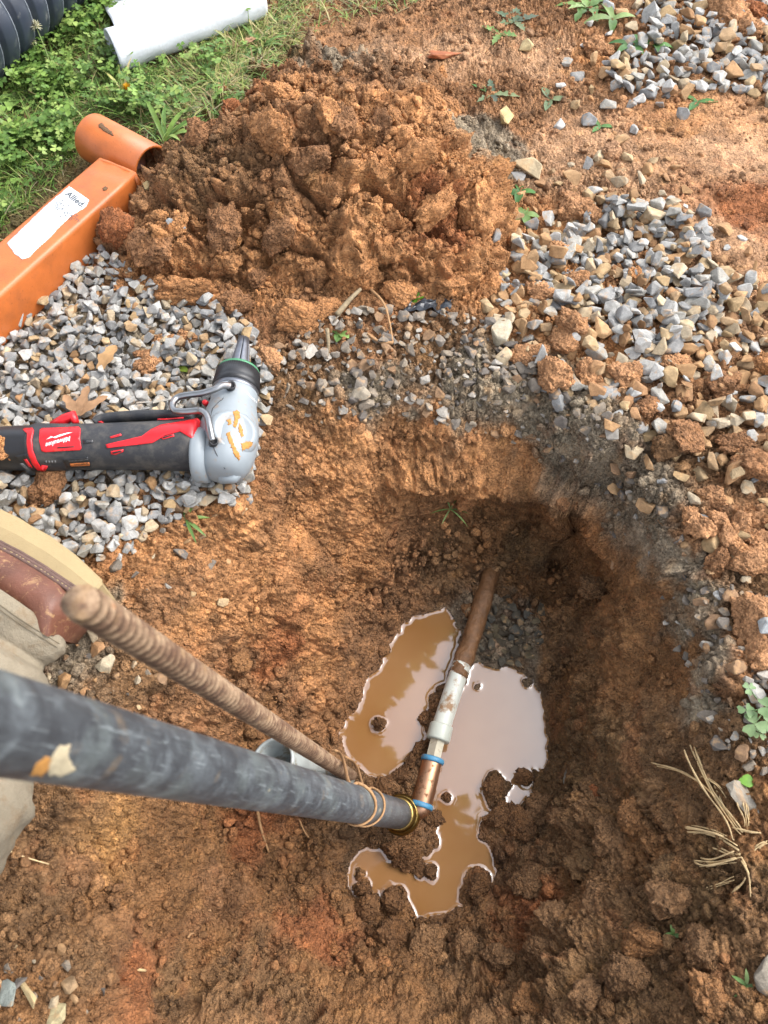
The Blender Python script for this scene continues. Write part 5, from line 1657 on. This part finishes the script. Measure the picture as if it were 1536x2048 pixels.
def hand(base, d, up, pts, edges, rad, wrist):
    """Palm and five fingers grown from the wrist vertex."""
    d, up = Vector(d).normalized(), Vector(up).normalized()
    sd_ = d.cross(up)
    pi_ = len(pts); pts.append(base + d * .045); rad.append((.032, .016)); edges.append((wrist, pi_))
    for k, (off, ln) in enumerate([(-.027, .06), (-.009, .072), (.009, .068), (.026, .052)]):
        prev = pi_
        for m_, t_ in enumerate((.45, .75, 1.05)):
            q_ = base + d * (.05 + .03 + ln * t_) + sd_ * off * (1 + .1 * m_) - up * (.012 * m_ ** 1.4)
            pts.append(q_); rad.append(.0085 - .0008 * m_); edges.append((prev, len(pts) - 1)); prev = len(pts) - 1
    prev = wrist
    for m_, q_ in enumerate((base + d * .03 - sd_ * .034, base + d * .06 - sd_ * .05, base + d * .085 - sd_ * .052)):
        pts.append(q_); rad.append(.0105 - .001 * m_); edges.append((prev if m_ else pi_, len(pts) - 1)); prev = len(pts) - 1
bp = [(-.97,.22,.20),(-.99,.24,.38),(-1.0,.26,.55),(-.99,.26,.66),(-.98,.26,.73),(-.96,.27,.82),(-.95,.27,.90),
      (-.96,.08,.62),(-.90,-.02,.40),(-.74,.02,.27), (-1.0,.45,.62),(-1.0,.55,.36),(-.92,.60,.08),
      (-.95,.10,.18),(-.80,-.14,.40),(-.74,-.22,.10)]
be = [(0,1),(1,2),(2,3),(3,4),(4,5),(5,6),(3,7),(7,8),(8,9),(3,10),(10,11),(11,12),(0,13),(13,14),(14,15)]
br = [(.14,.11),(.13,.10),(.16,.11),(.10,.08),.056,(.075,.09),(.055,.07),.052,.042,.028,.052,.042,.028,.085,.065,.045]
bp = [Vector(q_) for q_ in bp]
hand(bp[9], (.9,.2,-.15), (0,0,1), bp, be, br, 9)
hand(bp[12], (.5,.5,-.3), (0,0,1), bp, be, br, 12)
put('body', skin_mesh('body', bp, be, br, M['skin']), pers)
sp_ = [(-.97,.22,.22),(-.99,.24,.38),(-1.0,.26,.55),(-.99,.26,.67),(-.96,.08,.62),(-.90,-.02,.40),(-.80,.005,.31),(-1.0,.45,.62),(-1.0,.55,.36),(-.94,.59,.16)]
put('shirt', skin_mesh('shirt', sp_, [(0,1),(1,2),(2,3),(3,4),(4,5),(5,6),(3,7),(7,8),(8,9)], [(.155,.125),(.145,.115),(.175,.125),(.11,.09),.064,.054,.046,.064,.054,.046], M['shirt']), pers)
put('trouser_leg', skin_mesh('trouser_leg', [(-.95,.20,.17),(-.95,.10,.18),(-.80,-.14,.40),(-.745,-.21,.13)], [(0,1),(1,2),(2,3)], [.13,.10,.08,.07], M['khaki']), pers)
put('boot', skin_mesh('boot', [(-.74,-.22,.10),(-.73,-.22,.05),(-.64,-.28,.045),(-.55,-.34,.035)], [(0,1),(1,2),(2,3)], [.052,.048,.045,.036], M['leather']), pers)
put('hair', skin_mesh('hair', [(-.97,.27,.86),(-.965,.27,.93)], [(0,1)], [.092,.075], M['hair']), pers)
hd_ = Vector((-.96, .27, .85))
for sx in (-.03, .03):
    put('eye', MB().add(*lathe(hd_ + Vector((.078, sx, .0)), (1, 0, 0), [(-.006, .008), (.002, .007), (.004, .002)], 12)).mesh('eye', M['white_ink']), pers)
put('nose', MB().add(*tube_geo([hd_ + Vector((.08, 0, .005)), hd_ + Vector((.1, 0, -.025)), hd_ + Vector((.085, 0, -.03))], [.008, .014, .008], 10)).mesh('nose', M['skin']), pers)

# ---------------------------------------------------------------- grass, clover, weeds
def leaf_material(name, gloss=.5):
    t = NT(name)
    c = t.mix(1, t.attr('Col'), t.ramp(t.noise(120, 3, .6), (.3, .8), (.7, 1.2)), 'MULTIPLY')
    t.set(color=c, rough=gloss, spec=.35)
    tr = t.node('ShaderNodeBsdfTranslucent')
    t.link(c, tr.inputs['Color'])
    mx_ = t.node('ShaderNodeMixShader')
    mx_.inputs[0].default_value = .28
    t.link(t.b.outputs[0], mx_.inputs[1]); t.link(tr.outputs[0], mx_.inputs[2])
    t.link(mx_.outputs[0], t.n['Material Output'].inputs['Surface'])
    return t.m
M['leaf'] = leaf_material('green_leaf')
GREENS = [lin(*c, .8) for c in [(118,148,66),(100,134,58),(134,164,80),(92,124,54),(148,170,88),(110,144,74)]]
YELLOWG = [lin(*c, .75) for c in [(168,176,96),(186,182,112),(150,164,84),(196,180,126),(176,150,104)]]
class Veg:
    def __init__(s):
        s.v, s.f, s.c = [], [], []
    def blade(s, p, d, length, width, droop, col, n=4, up=.8, fold=0.0, taper=None):
        """A leaf growing from p towards the flat direction d, rising with up and drooping."""
        d = np.array([math.cos(d), math.sin(d), 0.0])
        sd_ = np.array([-d[1], d[0], 0.0])
        o = len(s.v)
        for i in range(n + 1):
            t_ = i / n
            q = np.array(p) + d * (length * t_ * (1 - .25 * up * (1 - t_))) + np.array([0, 0, length * (up * t_ - droop * t_ * t_)])
            w_ = width * ((1 - t_) ** .6 if taper is None else taper(t_))
            s.v.append(q - sd_ * w_ + np.array([0, 0, fold * w_])); s.v.append(q + np.array([0, 0, 0.0])); s.v.append(q + sd_ * w_ + np.array([0, 0, fold * w_]))
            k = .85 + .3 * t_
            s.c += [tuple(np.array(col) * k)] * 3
        for i in range(n):
            a = o + i * 3
            s.f += [(a, a + 1, a + 4, a + 3), (a + 1, a + 2, a + 5, a + 4)]
    def stem(s, p, q, w_, col):
        p, q = np.array(p, float), np.array(q, float)
        sd_ = np.cross(q - p, [0, 0, 1.0]); sd_ /= np.linalg.norm(sd_) + 1e-9
        o = len(s.v)
        dpt = np.array([0, 0, w_])
        for a in (p, (p + q) / 2 + np.array([0, 0, .15 * np.linalg.norm(q - p) * 0]), q):
            s.v += [a - sd_ * w_, a + sd_ * w_, a + dpt]
        s.c += [tuple(col)] * 9
        for i in range(2):
            a = o + i * 3
            s.f += [(a, a + 1, a + 4, a + 3), (a + 1, a + 2, a + 5, a + 4), (a + 2, a, a + 3, a + 5)]
    def trefoil(s, p, r, col, tilt=.3, a0=None, notch=.12):
        """Three round notched leaflets."""
        a0 = random.uniform(0, 6.28) if a0 is None else a0
        nx_, ny_ = random.gauss(0, tilt), random.gauss(0, tilt)
        for k in range(3):
            a = a0 + k * 2.094 + random.gauss(0, .12)
            d = np.array([math.cos(a), math.sin(a), 0]); sd_ = np.array([-d[1], d[0], 0])
            o = len(s.v)
            out = [(0, 0), (.35, .36), (.72, .52), (1.0, .36), (1.0 - notch, 0), (1.0, -.36), (.72, -.52), (.35, -.36)]
            fo = random.uniform(.1, .4)
            cc = np.array(col) * random.uniform(.85, 1.15)
            for x, y in out:
                q = d * x * r + sd_ * y * r
                q[2] = q[0] * nx_ + q[1] * ny_ + abs(y) * fo * r - .12 * x * x * r
                s.v.append(np.array(p) + q)
                s.c.append(tuple(cc * (1.12 if abs(y) < .1 else .96)))
            s.f += [(o, o + 1, o + 2, o + 4), (o + 2, o + 3, o + 4), (o, o + 4, o + 6, o + 7), (o + 4, o + 5, o + 6)]
    def mesh(s, name, mat=None):
        me = bpy.data.meshes.new(name)
        me.from_pydata([tuple(map(float, a)) for a in s.v], [], s.f)
        vcol(me, 'Col', np.array(s.c, np.float32))
        me.polygons.foreach_set('use_smooth', [True] * len(me.polygons))
        me.materials.append(mat or M['leaf'])
        return me
GZ = [(-300,-150),(330,-150),(330,0),(200,60),(245,150),(540,40),(575,-20),(620,-150),(900,-150),(830,20),(700,35),(640,55),(575,105),(550,180),(490,235),(425,262),(390,290),(345,315),(325,300),(245,240),(200,235),(160,262),(150,330),(60,415),(-30,505),(-300,760)]
GZW = pts_w(GZ, 0)
def gdens(q):
    Xp, Yp, _ = to_px(np.column_stack([q, np.zeros(len(q))]))
    d = np.ones(len(q))
    d = np.where(Xp > 600, .18, d)
    p3 = np.column_stack([q, np.zeros(len(q))]).astype(np.float32)
    d *= .25 + .75 * sstep(-.3, .2, perlin(p3, 9, 500))
    dp = (q[:, 0] - dA.x) * dd.y - (q[:, 1] - dA.y) * dd.x
    d = np.where(dp < .07, .0, d)
    return d
q = scatter_pts(15000, GZW, gdens)
z = surf(q)[0]
Xq, Yq, _ = to_px(np.column_stack([q, z]))
g = Veg()
for i in range(len(q)):
    yel = (Xq[i] > 330) * .5 + .12
    col = random.choice(YELLOWG if random.random() < yel else GREENS)
    L_ = random.uniform(.018, .05)
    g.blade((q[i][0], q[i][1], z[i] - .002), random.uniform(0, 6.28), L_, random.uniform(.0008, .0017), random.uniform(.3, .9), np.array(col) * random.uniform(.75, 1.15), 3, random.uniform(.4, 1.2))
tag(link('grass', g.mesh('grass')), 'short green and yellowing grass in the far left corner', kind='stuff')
g = Veg()                                              # dry thatch lying flat
q = scatter_pts(3500, GZW, gdens); z = surf(q)[0]
STR = [lin(*c, .6) for c in [(190,170,120),(170,146,104),(150,132,96),(204,190,150)]]
for i in range(len(q)):
    g.blade((q[i][0], q[i][1], z[i] + .003), random.uniform(0, 6.28), random.uniform(.02, .05), random.uniform(.0007, .0014), random.uniform(.0, .25), random.choice(STR), 3, random.uniform(0, .25))
tag(link('dry_thatch', g.mesh('dry_thatch')), 'dry straw coloured thatch between the green grass blades', kind='stuff')
def cdens(q):
    p3 = np.column_stack([q, np.zeros(len(q))]).astype(np.float32)
    Xp, Yp, _ = to_px(p3)
    k = np.where(Xp < 300, 1.0, np.where(Xp < 450, .3, .04))
    return gdens(q) * k * (.15 + .85 * sstep(-.15, .25, perlin(p3, 11, 620)))
q = scatter_pts(1900, GZW, cdens); z = surf(q)[0]
g = Veg()
for i in range(len(q)):
    h_ = random.uniform(.012, .045)
    top = (q[i][0] + random.gauss(0, .008), q[i][1] + random.gauss(0, .008), z[i] + h_)
    col = np.array(random.choice(GREENS)) * random.uniform(.75, 1.1)
    g.stem((q[i][0], q[i][1], z[i] - .002), top, .0006, col * 1.1)
    g.trefoil(top, random.uniform(.0052, .0098), col, .25)
tag(link('clover', g.mesh('clover')), 'clover leaves growing thickly through the grass', kind='stuff')
lance = lambda t_: max(.04, math.sin(math.pi * min(1, t_ * .92 + .08)) ** .8)
jag = lambda t_: max(.04, math.sin(math.pi * min(1, t_ * .92 + .08)) ** .8 * (.72 + .28 * math.cos(t_ * 26)))
def weed(X, Y, n, length, width, label, cat='weed', up=(.3, .7), shape=lance, cols=None, a0=None, spread_=6.28, parts=True, zoff=0.0, droop=(.3, .6)):
    p_ = hit(X, Y)
    r_ = empty('weed', (p_[0], p_[1], p_[2]), label, cat)
    for k in range(n):
        a = (a0 if a0 is not None else 0) + spread_ * (k / max(1, n) - (.5 if a0 is not None else 0)) + random.gauss(0, .2)
        gg = Veg()
        gg.blade((p_[0], p_[1], p_[2] + zoff), a, length * random.uniform(.7, 1.15), width * random.uniform(.8, 1.15), random.uniform(*droop), np.array(random.choice(cols or GREENS)) * random.uniform(.85, 1.2), 8, random.uniform(*up), .35, shape)
        put('leaf', gg.mesh('leaf'), r_)
    return r_
PALEG = [lin(*c, .5) for c in [(150,184,100),(134,172,92),(168,194,120),(120,158,84)]]
WILT = [lin(*c, .62) for c in [(120,140,98),(104,124,92),(140,154,108),(96,110,88)]]
DARKG = [lin(*c, .5) for c in [(96,150,70),(80,132,60),(112,162,84)]]
weed(75, 118, 3, .075, .014, 'broad upright plantain leaves beside the black drain pipe', up=(.7, 1.1), cols=DARKG, a0=1.9, spread_=1.6)
weed(120, 70, 3, .075, .016, 'broad leafed plant between drain pipe and white sheet', up=(.6, .9), cols=DARKG)
weed(45, 205, 4, .05, .013, 'light green broad leaves low in clover by the left edge', cols=PALEG)
weed(330, 285, 9, .085, .0045, 'tuft of long bright green grass beside the orange tube end', 'grass tuft', up=(.5, 1.0), cols=GREENS, a0=.6, spread_=3.6)
weed(250, 190, 12, .05, .0022, 'pale dry grass tuft near the yellow flower', 'grass tuft', up=(.8, 1.3), cols=YELLOWG)
weed(430, 170, 10, .05, .003, 'loose grass tuft below the white sheet', 'grass tuft', up=(.4, .9), cols=GREENS + YELLOWG)
weed(520, 100, 10, .055, .003, 'spreading grass tuft right of the white sheet', 'grass tuft', up=(.3, .8), cols=PALEG)
weed(465, 225, 6, .05, .006, 'bright green blades at the back of the clay heap', 'grass tuft', up=(.5, .9), cols=GREENS)
weed(1175, 18, 9, .06, .010, 'big pale green rosette of dandelion leaves at the top edge', up=(.25, .6), shape=jag, cols=PALEG)
weed(1225, 40, 4, .06, .009, 'drooping pale leaves among stones at the top', cols=PALEG)
weed(1030, 45, 5, .045, .011, 'wilted grey green leaves lying on the far clay', up=(.05, .2), shape=jag, cols=WILT, droop=(0, .15))
weed(1000, 72, 3, .04, .010, 'bright torn leaves flat on the clay below wilted ones', up=(.1, .25), shape=jag, cols=PALEG, droop=(0, .15))
weed(985, 190, 5, .042, .008, 'crushed leaves behind the right shoulder of the clay heap', up=(.05, .2), cols=WILT + DARKG, droop=(0, .12), shape=jag)
weed(1100, 200, 3, .035, .008, 'small grey leaf scraps pressed into the clay', up=(.02, .1), cols=WILT, droop=(0, .1))
weed(1260, 95, 5, .045, .007, 'small bright sprig at the edge of the far gravel', cols=DARKG)
weed(1310, 95, 4, .045, .007, 'leafy sprig among the far gravel stones', cols=DARKG)
weed(1395, 205, 3, .04, .006, 'two green leaves lying below the far gravel bed', up=(.05, .2), cols=DARKG, droop=(0, .1))
weed(1200, 255, 3, .03, .005, 'short green shoot lying on the light clay', up=(.05, .2), cols=DARKG, droop=(0, .1))
weed(1040, 385, 4, .03, .0065, 'dark leaves at the right foot of the clay heap', up=(.2, .4), cols=DARKG)
weed(1048, 430, 5, .027, .006, 'pale green leaves among stones right of the clay heap', up=(.2, .4), cols=PALEG)
weed(1445, 585, 5, .02, .003, 'tiny green sprig in the right gravel patch', up=(.5, .9), cols=DARKG)
weed(1480, 630, 2, .016, .006, 'single round leaf in the right gravel patch', up=(.1, .3), cols=DARKG)
weed(828, 597, 4, .014, .006, 'small moss green leaf under the front of the clay heap', up=(.3, .6), cols=[lin(90, 140, 30, .62)])
weed(680, 668, 4, .016, .006, 'small green sprouts on the rim by the grey stick', up=(.4, .7), cols=PALEG)
weed(355, 738, 3, .022, .004, 'yellow green blade lying on the left gravel', up=(.1, .4), cols=[lin(166, 190, 70, .62)], a0=.2, spread_=.8)
weed(372, 1040, 5, .034, .0022, 'grass sprig with roots at the lower edge of left gravel', up=(.2, .5), cols=PALEG, a0=.6, spread_=4)
weed(900, 1020, 6, .03, .0012, 'fine grass blades hanging on the back wall of the hole', up=(.0, .3), cols=PALEG)
weed(1278, 1878, 3, .016, .006, 'dark round leaf sprouting from the lower right slope', up=(.2, .5), cols=[lin(84, 112, 52, .62)])
weed(1345, 1870, 4, .009, .002, 'tiny seedling right of the dark round leaf', up=(.4, .8), cols=PALEG)
weed(1490, 1970, 5, .016, .0022, 'green seedling near the bottom right corner', up=(.3, .6), cols=PALEG)
weed(1505, 1565, 2, .016, .006, 'small bright leaf beside a pale stone on right rim', up=(.2, .4), cols=[lin(140, 190, 80, .62)])
# clover sprig on the right rim
p_ = hit(1495, 1440)
spr = empty('clover_sprig', tuple(p_), 'clover sprig with round bright leaflets on right rim of the hole', 'clover')
for X, Y, r_, h_ in [(1490,1460,.017,.02),(1470,1435,.012,.022),(1512,1430,.015,.03),(1530,1455,.013,.02),(1475,1395,.010,.02),(1535,1400,.011,.028),(1505,1475,.010,.012)]:
    b_ = hit(X, Y); gg = Veg()
    col = np.array(random.choice([lin(150,182,124,.5), lin(134,168,108,.5), lin(160,188,130,.5)]))
    gg.stem((p_[0] + .02, p_[1] + .01, p_[2]), (b_[0], b_[1], p_[2] + h_), .0009, col)
    gg.trefoil((b_[0], b_[1], p_[2] + h_), r_ * .72, col, .15)
    put('leaf', gg.mesh('leaf'), spr)
# flowers
M['petal'] = leaf_material('petals')
def flower(X, Y, h_, r_, cols, label, cat, n=70, ball=True, lean=(0, 0)):
    p_ = np.array(P(X, Y, h_)); b_ = np.array([p_[0] + lean[0], p_[1] + lean[1], 0])
    fl = empty('flower', (b_[0], b_[1], zs(b_[0], b_[1])), label, cat)
    st_ = MB().add(*tube_geo(smooth_path([b_ + [0, 0, zs(b_[0], b_[1])], (b_ + p_) / 2 + [.003, .002, 0], p_], 4), .0011, 6), col=lin(150, 170, 100, .62)).mesh('stem', M['leaf'])
    put('stem', st_, fl)
    gg = Veg()
    for k in range(n):
        th, ph = random.uniform(0, 6.28), math.acos(random.uniform(-.5 if ball else .3, 1))
        d = np.array([math.cos(th) * math.sin(ph), math.sin(th) * math.sin(ph), math.cos(ph)])
        gg.blade(p_ + d * r_ * .3, th, r_ * .8 * max(.15, math.sin(ph)), r_ * .12, 0, np.array(random.choice(cols)), 2, d[2] / max(.15, math.sin(ph)), .4)
    put('petals', gg.mesh('petals', M['petal']), fl)
flower(72, 53, .075, .0105, [lin(226,222,196,.7), lin(210,204,160,.7)], 'larger white clover flower beside the drain pipe', 'flower', lean=(.02, -.06))
flower(64, 83, .05, .008, [lin(226,222,190,.7), lin(206,204,150,.7)], 'smaller white clover flower below the larger white one', 'flower', lean=(.015, -.05))
flower(256, 180, .03, .011, [lin(236,186,40,.75), lin(226,166,30,.75)], 'yellow dandelion flower in the grass below the white sheet', 'flower', ball=False)
# dead leaves on the gravel
M['deadleaf'] = leaf_material('dead_leaf', .7)
def dead(X, Y, z_, length, width, ang, col, label, n=1, sp=0.5):
    p_ = P(X, Y, z_)
    gg = Veg()
    for k in range(n):
        gg.blade(p_, ang + sp * (k - (n - 1) / 2), length * random.uniform(.85, 1.1), width, .12, np.array(col) * random.uniform(.9, 1.1), 9, .15, .3, lambda t_: max(.05, math.sin(math.pi * (t_ * .9 + .08)) ** .6 * (.8 + .2 * math.cos(t_ * 15))))
    tag(link('dead_leaf', gg.mesh('dead_leaf', M['deadleaf'])), label, 'dead leaf')
dead(200, 740, .024, .042, .012, 1.25, lin(202,158,108,.62), 'flat tan dead leaf on the gravel above the tool badge')
dead(158, 830, .028, .042, .008, 1.5, lin(196,152,112,.62), 'crumpled tan dead leaf lobes just behind the tool', 3, .75)
dead(160, 176, .016, .03, .009, .2, lin(206,172,134,.62), 'tan dead leaf in the grass left of yellow flower')
dead(490, 88, .016, .025, .009, .8, lin(206,160,124,.62), 'small pinkish dead leaf in the grass right of white sheet')

# ---------------------------------------------------------------- stones with a place of their own
def lone(X, Y, r_, col, label, k, tilt=.3, rise=.45, sq=(1, 1, 1)):
    p_ = hit(X, Y)
    o = bpy.data.objects.new('stone', SM[k % len(SM)])
    C.objects.link(o)
    o.location = (p_[0], p_[1], p_[2] + r_ * (rise - .1))
    o.rotation_mode = 'QUATERNION'
    o.rotation_quaternion = rotm((0, 0, 1), random.uniform(0, 6.28), tilt)
    o.scale = (r_ * sq[0], r_ * sq[1], r_ * sq[2])
    o.color = (*lin(*col, .62), 1)
    return tag(o, label, 'stone')
lone(1010, 240, .020, (212,186,132), 'cream stone standing behind the right shoulder of the clay heap', 3)
lone(1053, 350, .028, (206,186,150), 'tall pale stone on grey earth right of the clay heap', 5)
lone(1052, 98, .017, (214,190,140), 'cream angular stone on the far clay', 8)
lone(355, 458, .018, (172,176,176), 'grey stone stuck in the shaded left side of clay heap', 2)
lone(214, 443, .013, (206,186,140), 'small cream stone on the left end of clay heap', 6)
lone(297, 380, .012, (206,180,130), 'cream stone at the mouth of the orange tube', 7)
lone(222, 422, .013, (186,190,188), 'flat grey stone leaning on the orange post', 10)
lone(1003, 552, .020, (210,190,150), 'cream oval stone at the lower right foot of heap', 1)
lone(1000, 676, .027, (204,192,166), 'broad pale stone on the rim above the hole', 11)
lone(720, 795, .018, (186,172,150), 'pale round stone set in back wall of the hole', 4)
lone(215, 1332, .013, (200,184,154), 'pale stone on the slope below the rusty rebar', 9)
lone(1130, 1560, .015, (150,142,128), 'thin grey shard right of the puddle', 12, .6, .4, (1.2, .4, .5))
lone(1132, 1606, .011, (150,142,126), 'small oval grey stone below the thin shard', 13)
lone(1478, 1605, .022, (168,158,142), 'long pale stone leaning by the bright leaf on right', 14, .3, .5, (.5, 1.3, .6))
lone(1497, 1385, .017, (190,186,176), 'grey white stone above the clover sprig', 15)
lone(1520, 1270, .017, (186,188,186), 'grey stone set in orange clod at right edge', 0, .3, 1.6)
lone(1215, 20, .018, (190,192,190), 'grey stone by the pale rosette at top edge', 16)
lone(885, 115, .024, (184,110,70), 'flat brick red clod with ridges on the far clay', 17, .15, .3, (1.5, 1.1, .5))
lone(25, 1985, .014, (160,166,156), 'grey stone in the bottom left corner', 3)
lone(60, 1985, .014, (206,180,132), 'cream flake stone in the bottom left soil', 5, .3, .4, (1.2, .5, .5))
lone(115, 2030, .012, (206,190,146), 'cream chip stone by the bottom left cut bank', 8)
lone(1525, 1950, .018, (150,140,124), 'half buried grey stone at the right bottom edge', 6)

# ---------------------------------------------------------------- scrap of black plastic under the front of the heap
M['plastic'] = plain('black_film', lin(58, 62, 68, .6), .28, var=.3, nscale=120)
p_ = hit(856, 618)
v, f = [], []
for i in range(15):
    for j in range(9):
        x, y = (i / 14 - .5) * .062, (j / 8 - .5) * .022
        q_ = np.array([[x * 60, y * 60, 3.0]], np.float32)
        fold = float(perlin(q_, 1.3)[0]) * .008 + float(np.abs(perlin(q_, 2.9, 7))[0]) * .006
        v.append((p_[0] + x + .3 * y, p_[1] + y + float(perlin(q_, 1.1, 30)[0]) * .005, p_[2] + .007 + fold - .25 * abs(x)))
for i in range(14):
    for j in range(8):
        f.append((i * 9 + j, (i + 1) * 9 + j, (i + 1) * 9 + j + 1, i * 9 + j + 1))
scrap = link('plastic_scrap', solid(MB().add(v, f, smooth=False).mesh('plastic_scrap', M['plastic']), .0008))
tag(scrap, 'crumpled scrap of shiny black plastic under the front of the clay heap', 'plastic scrap')

# ---------------------------------------------------------------- tree whose branches hang over the hole (seen mirrored in the water)
def mirror(X, Y, h_):
    p_ = P(X, Y, ZW); d = ray(X, Y); d = np.array([d[0], d[1], -d[2]])
    return p_ + d * ((h_ - ZW) / d[2])
M['bark'] = plain('bark', lin(110, 92, 74, .6), .9, var=.3, nscale=40, bump=.01, bscale=40)
tree = empty('tree', (-2.6, 1.6, 0), 'leafy tree whose low branches hang over the hole', 'tree')
HT = 2.6
MIRZ = [[(905,1205),(925,1235),(880,1262),(858,1300),(818,1332),(800,1352),(792,1395),(752,1402),(730,1440),(690,1440),(650,1400),(740,1250),(830,1190)],
        [(640,1430),(712,1462),(735,1482),(760,1492),(775,1530),(800,1560),(700,1600),(640,1540)],
        [(870,1600),(900,1612),(930,1640),(948,1650),(985,1632),(1020,1640),(1040,1700),(1030,1800),(960,1860),(840,1880),(690,1850),(660,1760),(700,1680),(800,1640)]]
gg = Veg()
cents = []
for zn in MIRZ:
    pw = np.array([mirror(x, y, HT)[:2] for x, y in zn])
    cents.append(pw.mean(0))
    area_pts = scatter_pts(int(230 * len(zn) / 10), pw.astype(np.float32))
    for a in area_pts:
        for k in range(4):
            gg.blade((a[0] + random.gauss(0, .012), a[1] + random.gauss(0, .012), HT + random.gauss(0, .04)), random.uniform(0, 6.28), random.uniform(.05, .09), random.uniform(.018, .028), random.uniform(.0, .4), random.choice(GREENS), 3, random.uniform(-.3, .3), .2, lance)
put('foliage', gg.mesh('foliage'), tree)
tb = Vector((-2.6, 1.6, 0))
put('trunk', MB().add(*tube_geo(smooth_path([tb - Vector((0, 0, .1)), tb + Vector((.05, 0, 1.2)), tb + Vector((.15, -.1, 2.4)), tb + Vector((.1, .1, 4.0))], 5), [.16 - .006 * i for i in range(16)], 14)).mesh('trunk', M['bark']), tree)
for c_ in cents:
    put('branch', MB().add(*tube_geo(smooth_path([tb + Vector((.12, -.05, 2.1)), Vector(((tb.x + c_[0]) / 2, (tb.y + c_[1]) / 2, HT + .25)), Vector((c_[0], c_[1], HT + .08))], 6), [.05 - .0032 * i for i in range(13)], 8)).mesh('branch', M['bark']), tree)
gg = Veg()
for k in range(2200):
    th, ph, rr = random.uniform(0, 6.28), random.uniform(-.6, 1.5), random.uniform(.5, 1.25)
    c_ = (tb.x + .1 + rr * math.cos(th) * math.cos(ph), tb.y + .1 + rr * math.sin(th) * math.cos(ph), 4.0 + rr * .9 * math.sin(ph))
    gg.blade(c_, random.uniform(0, 6.28), random.uniform(.09, .16), random.uniform(.03, .05), random.uniform(0, .4), random.choice(GREENS), 3, random.uniform(-.3, .3), .2, lance)
put('crown', gg.mesh('crown'), tree)
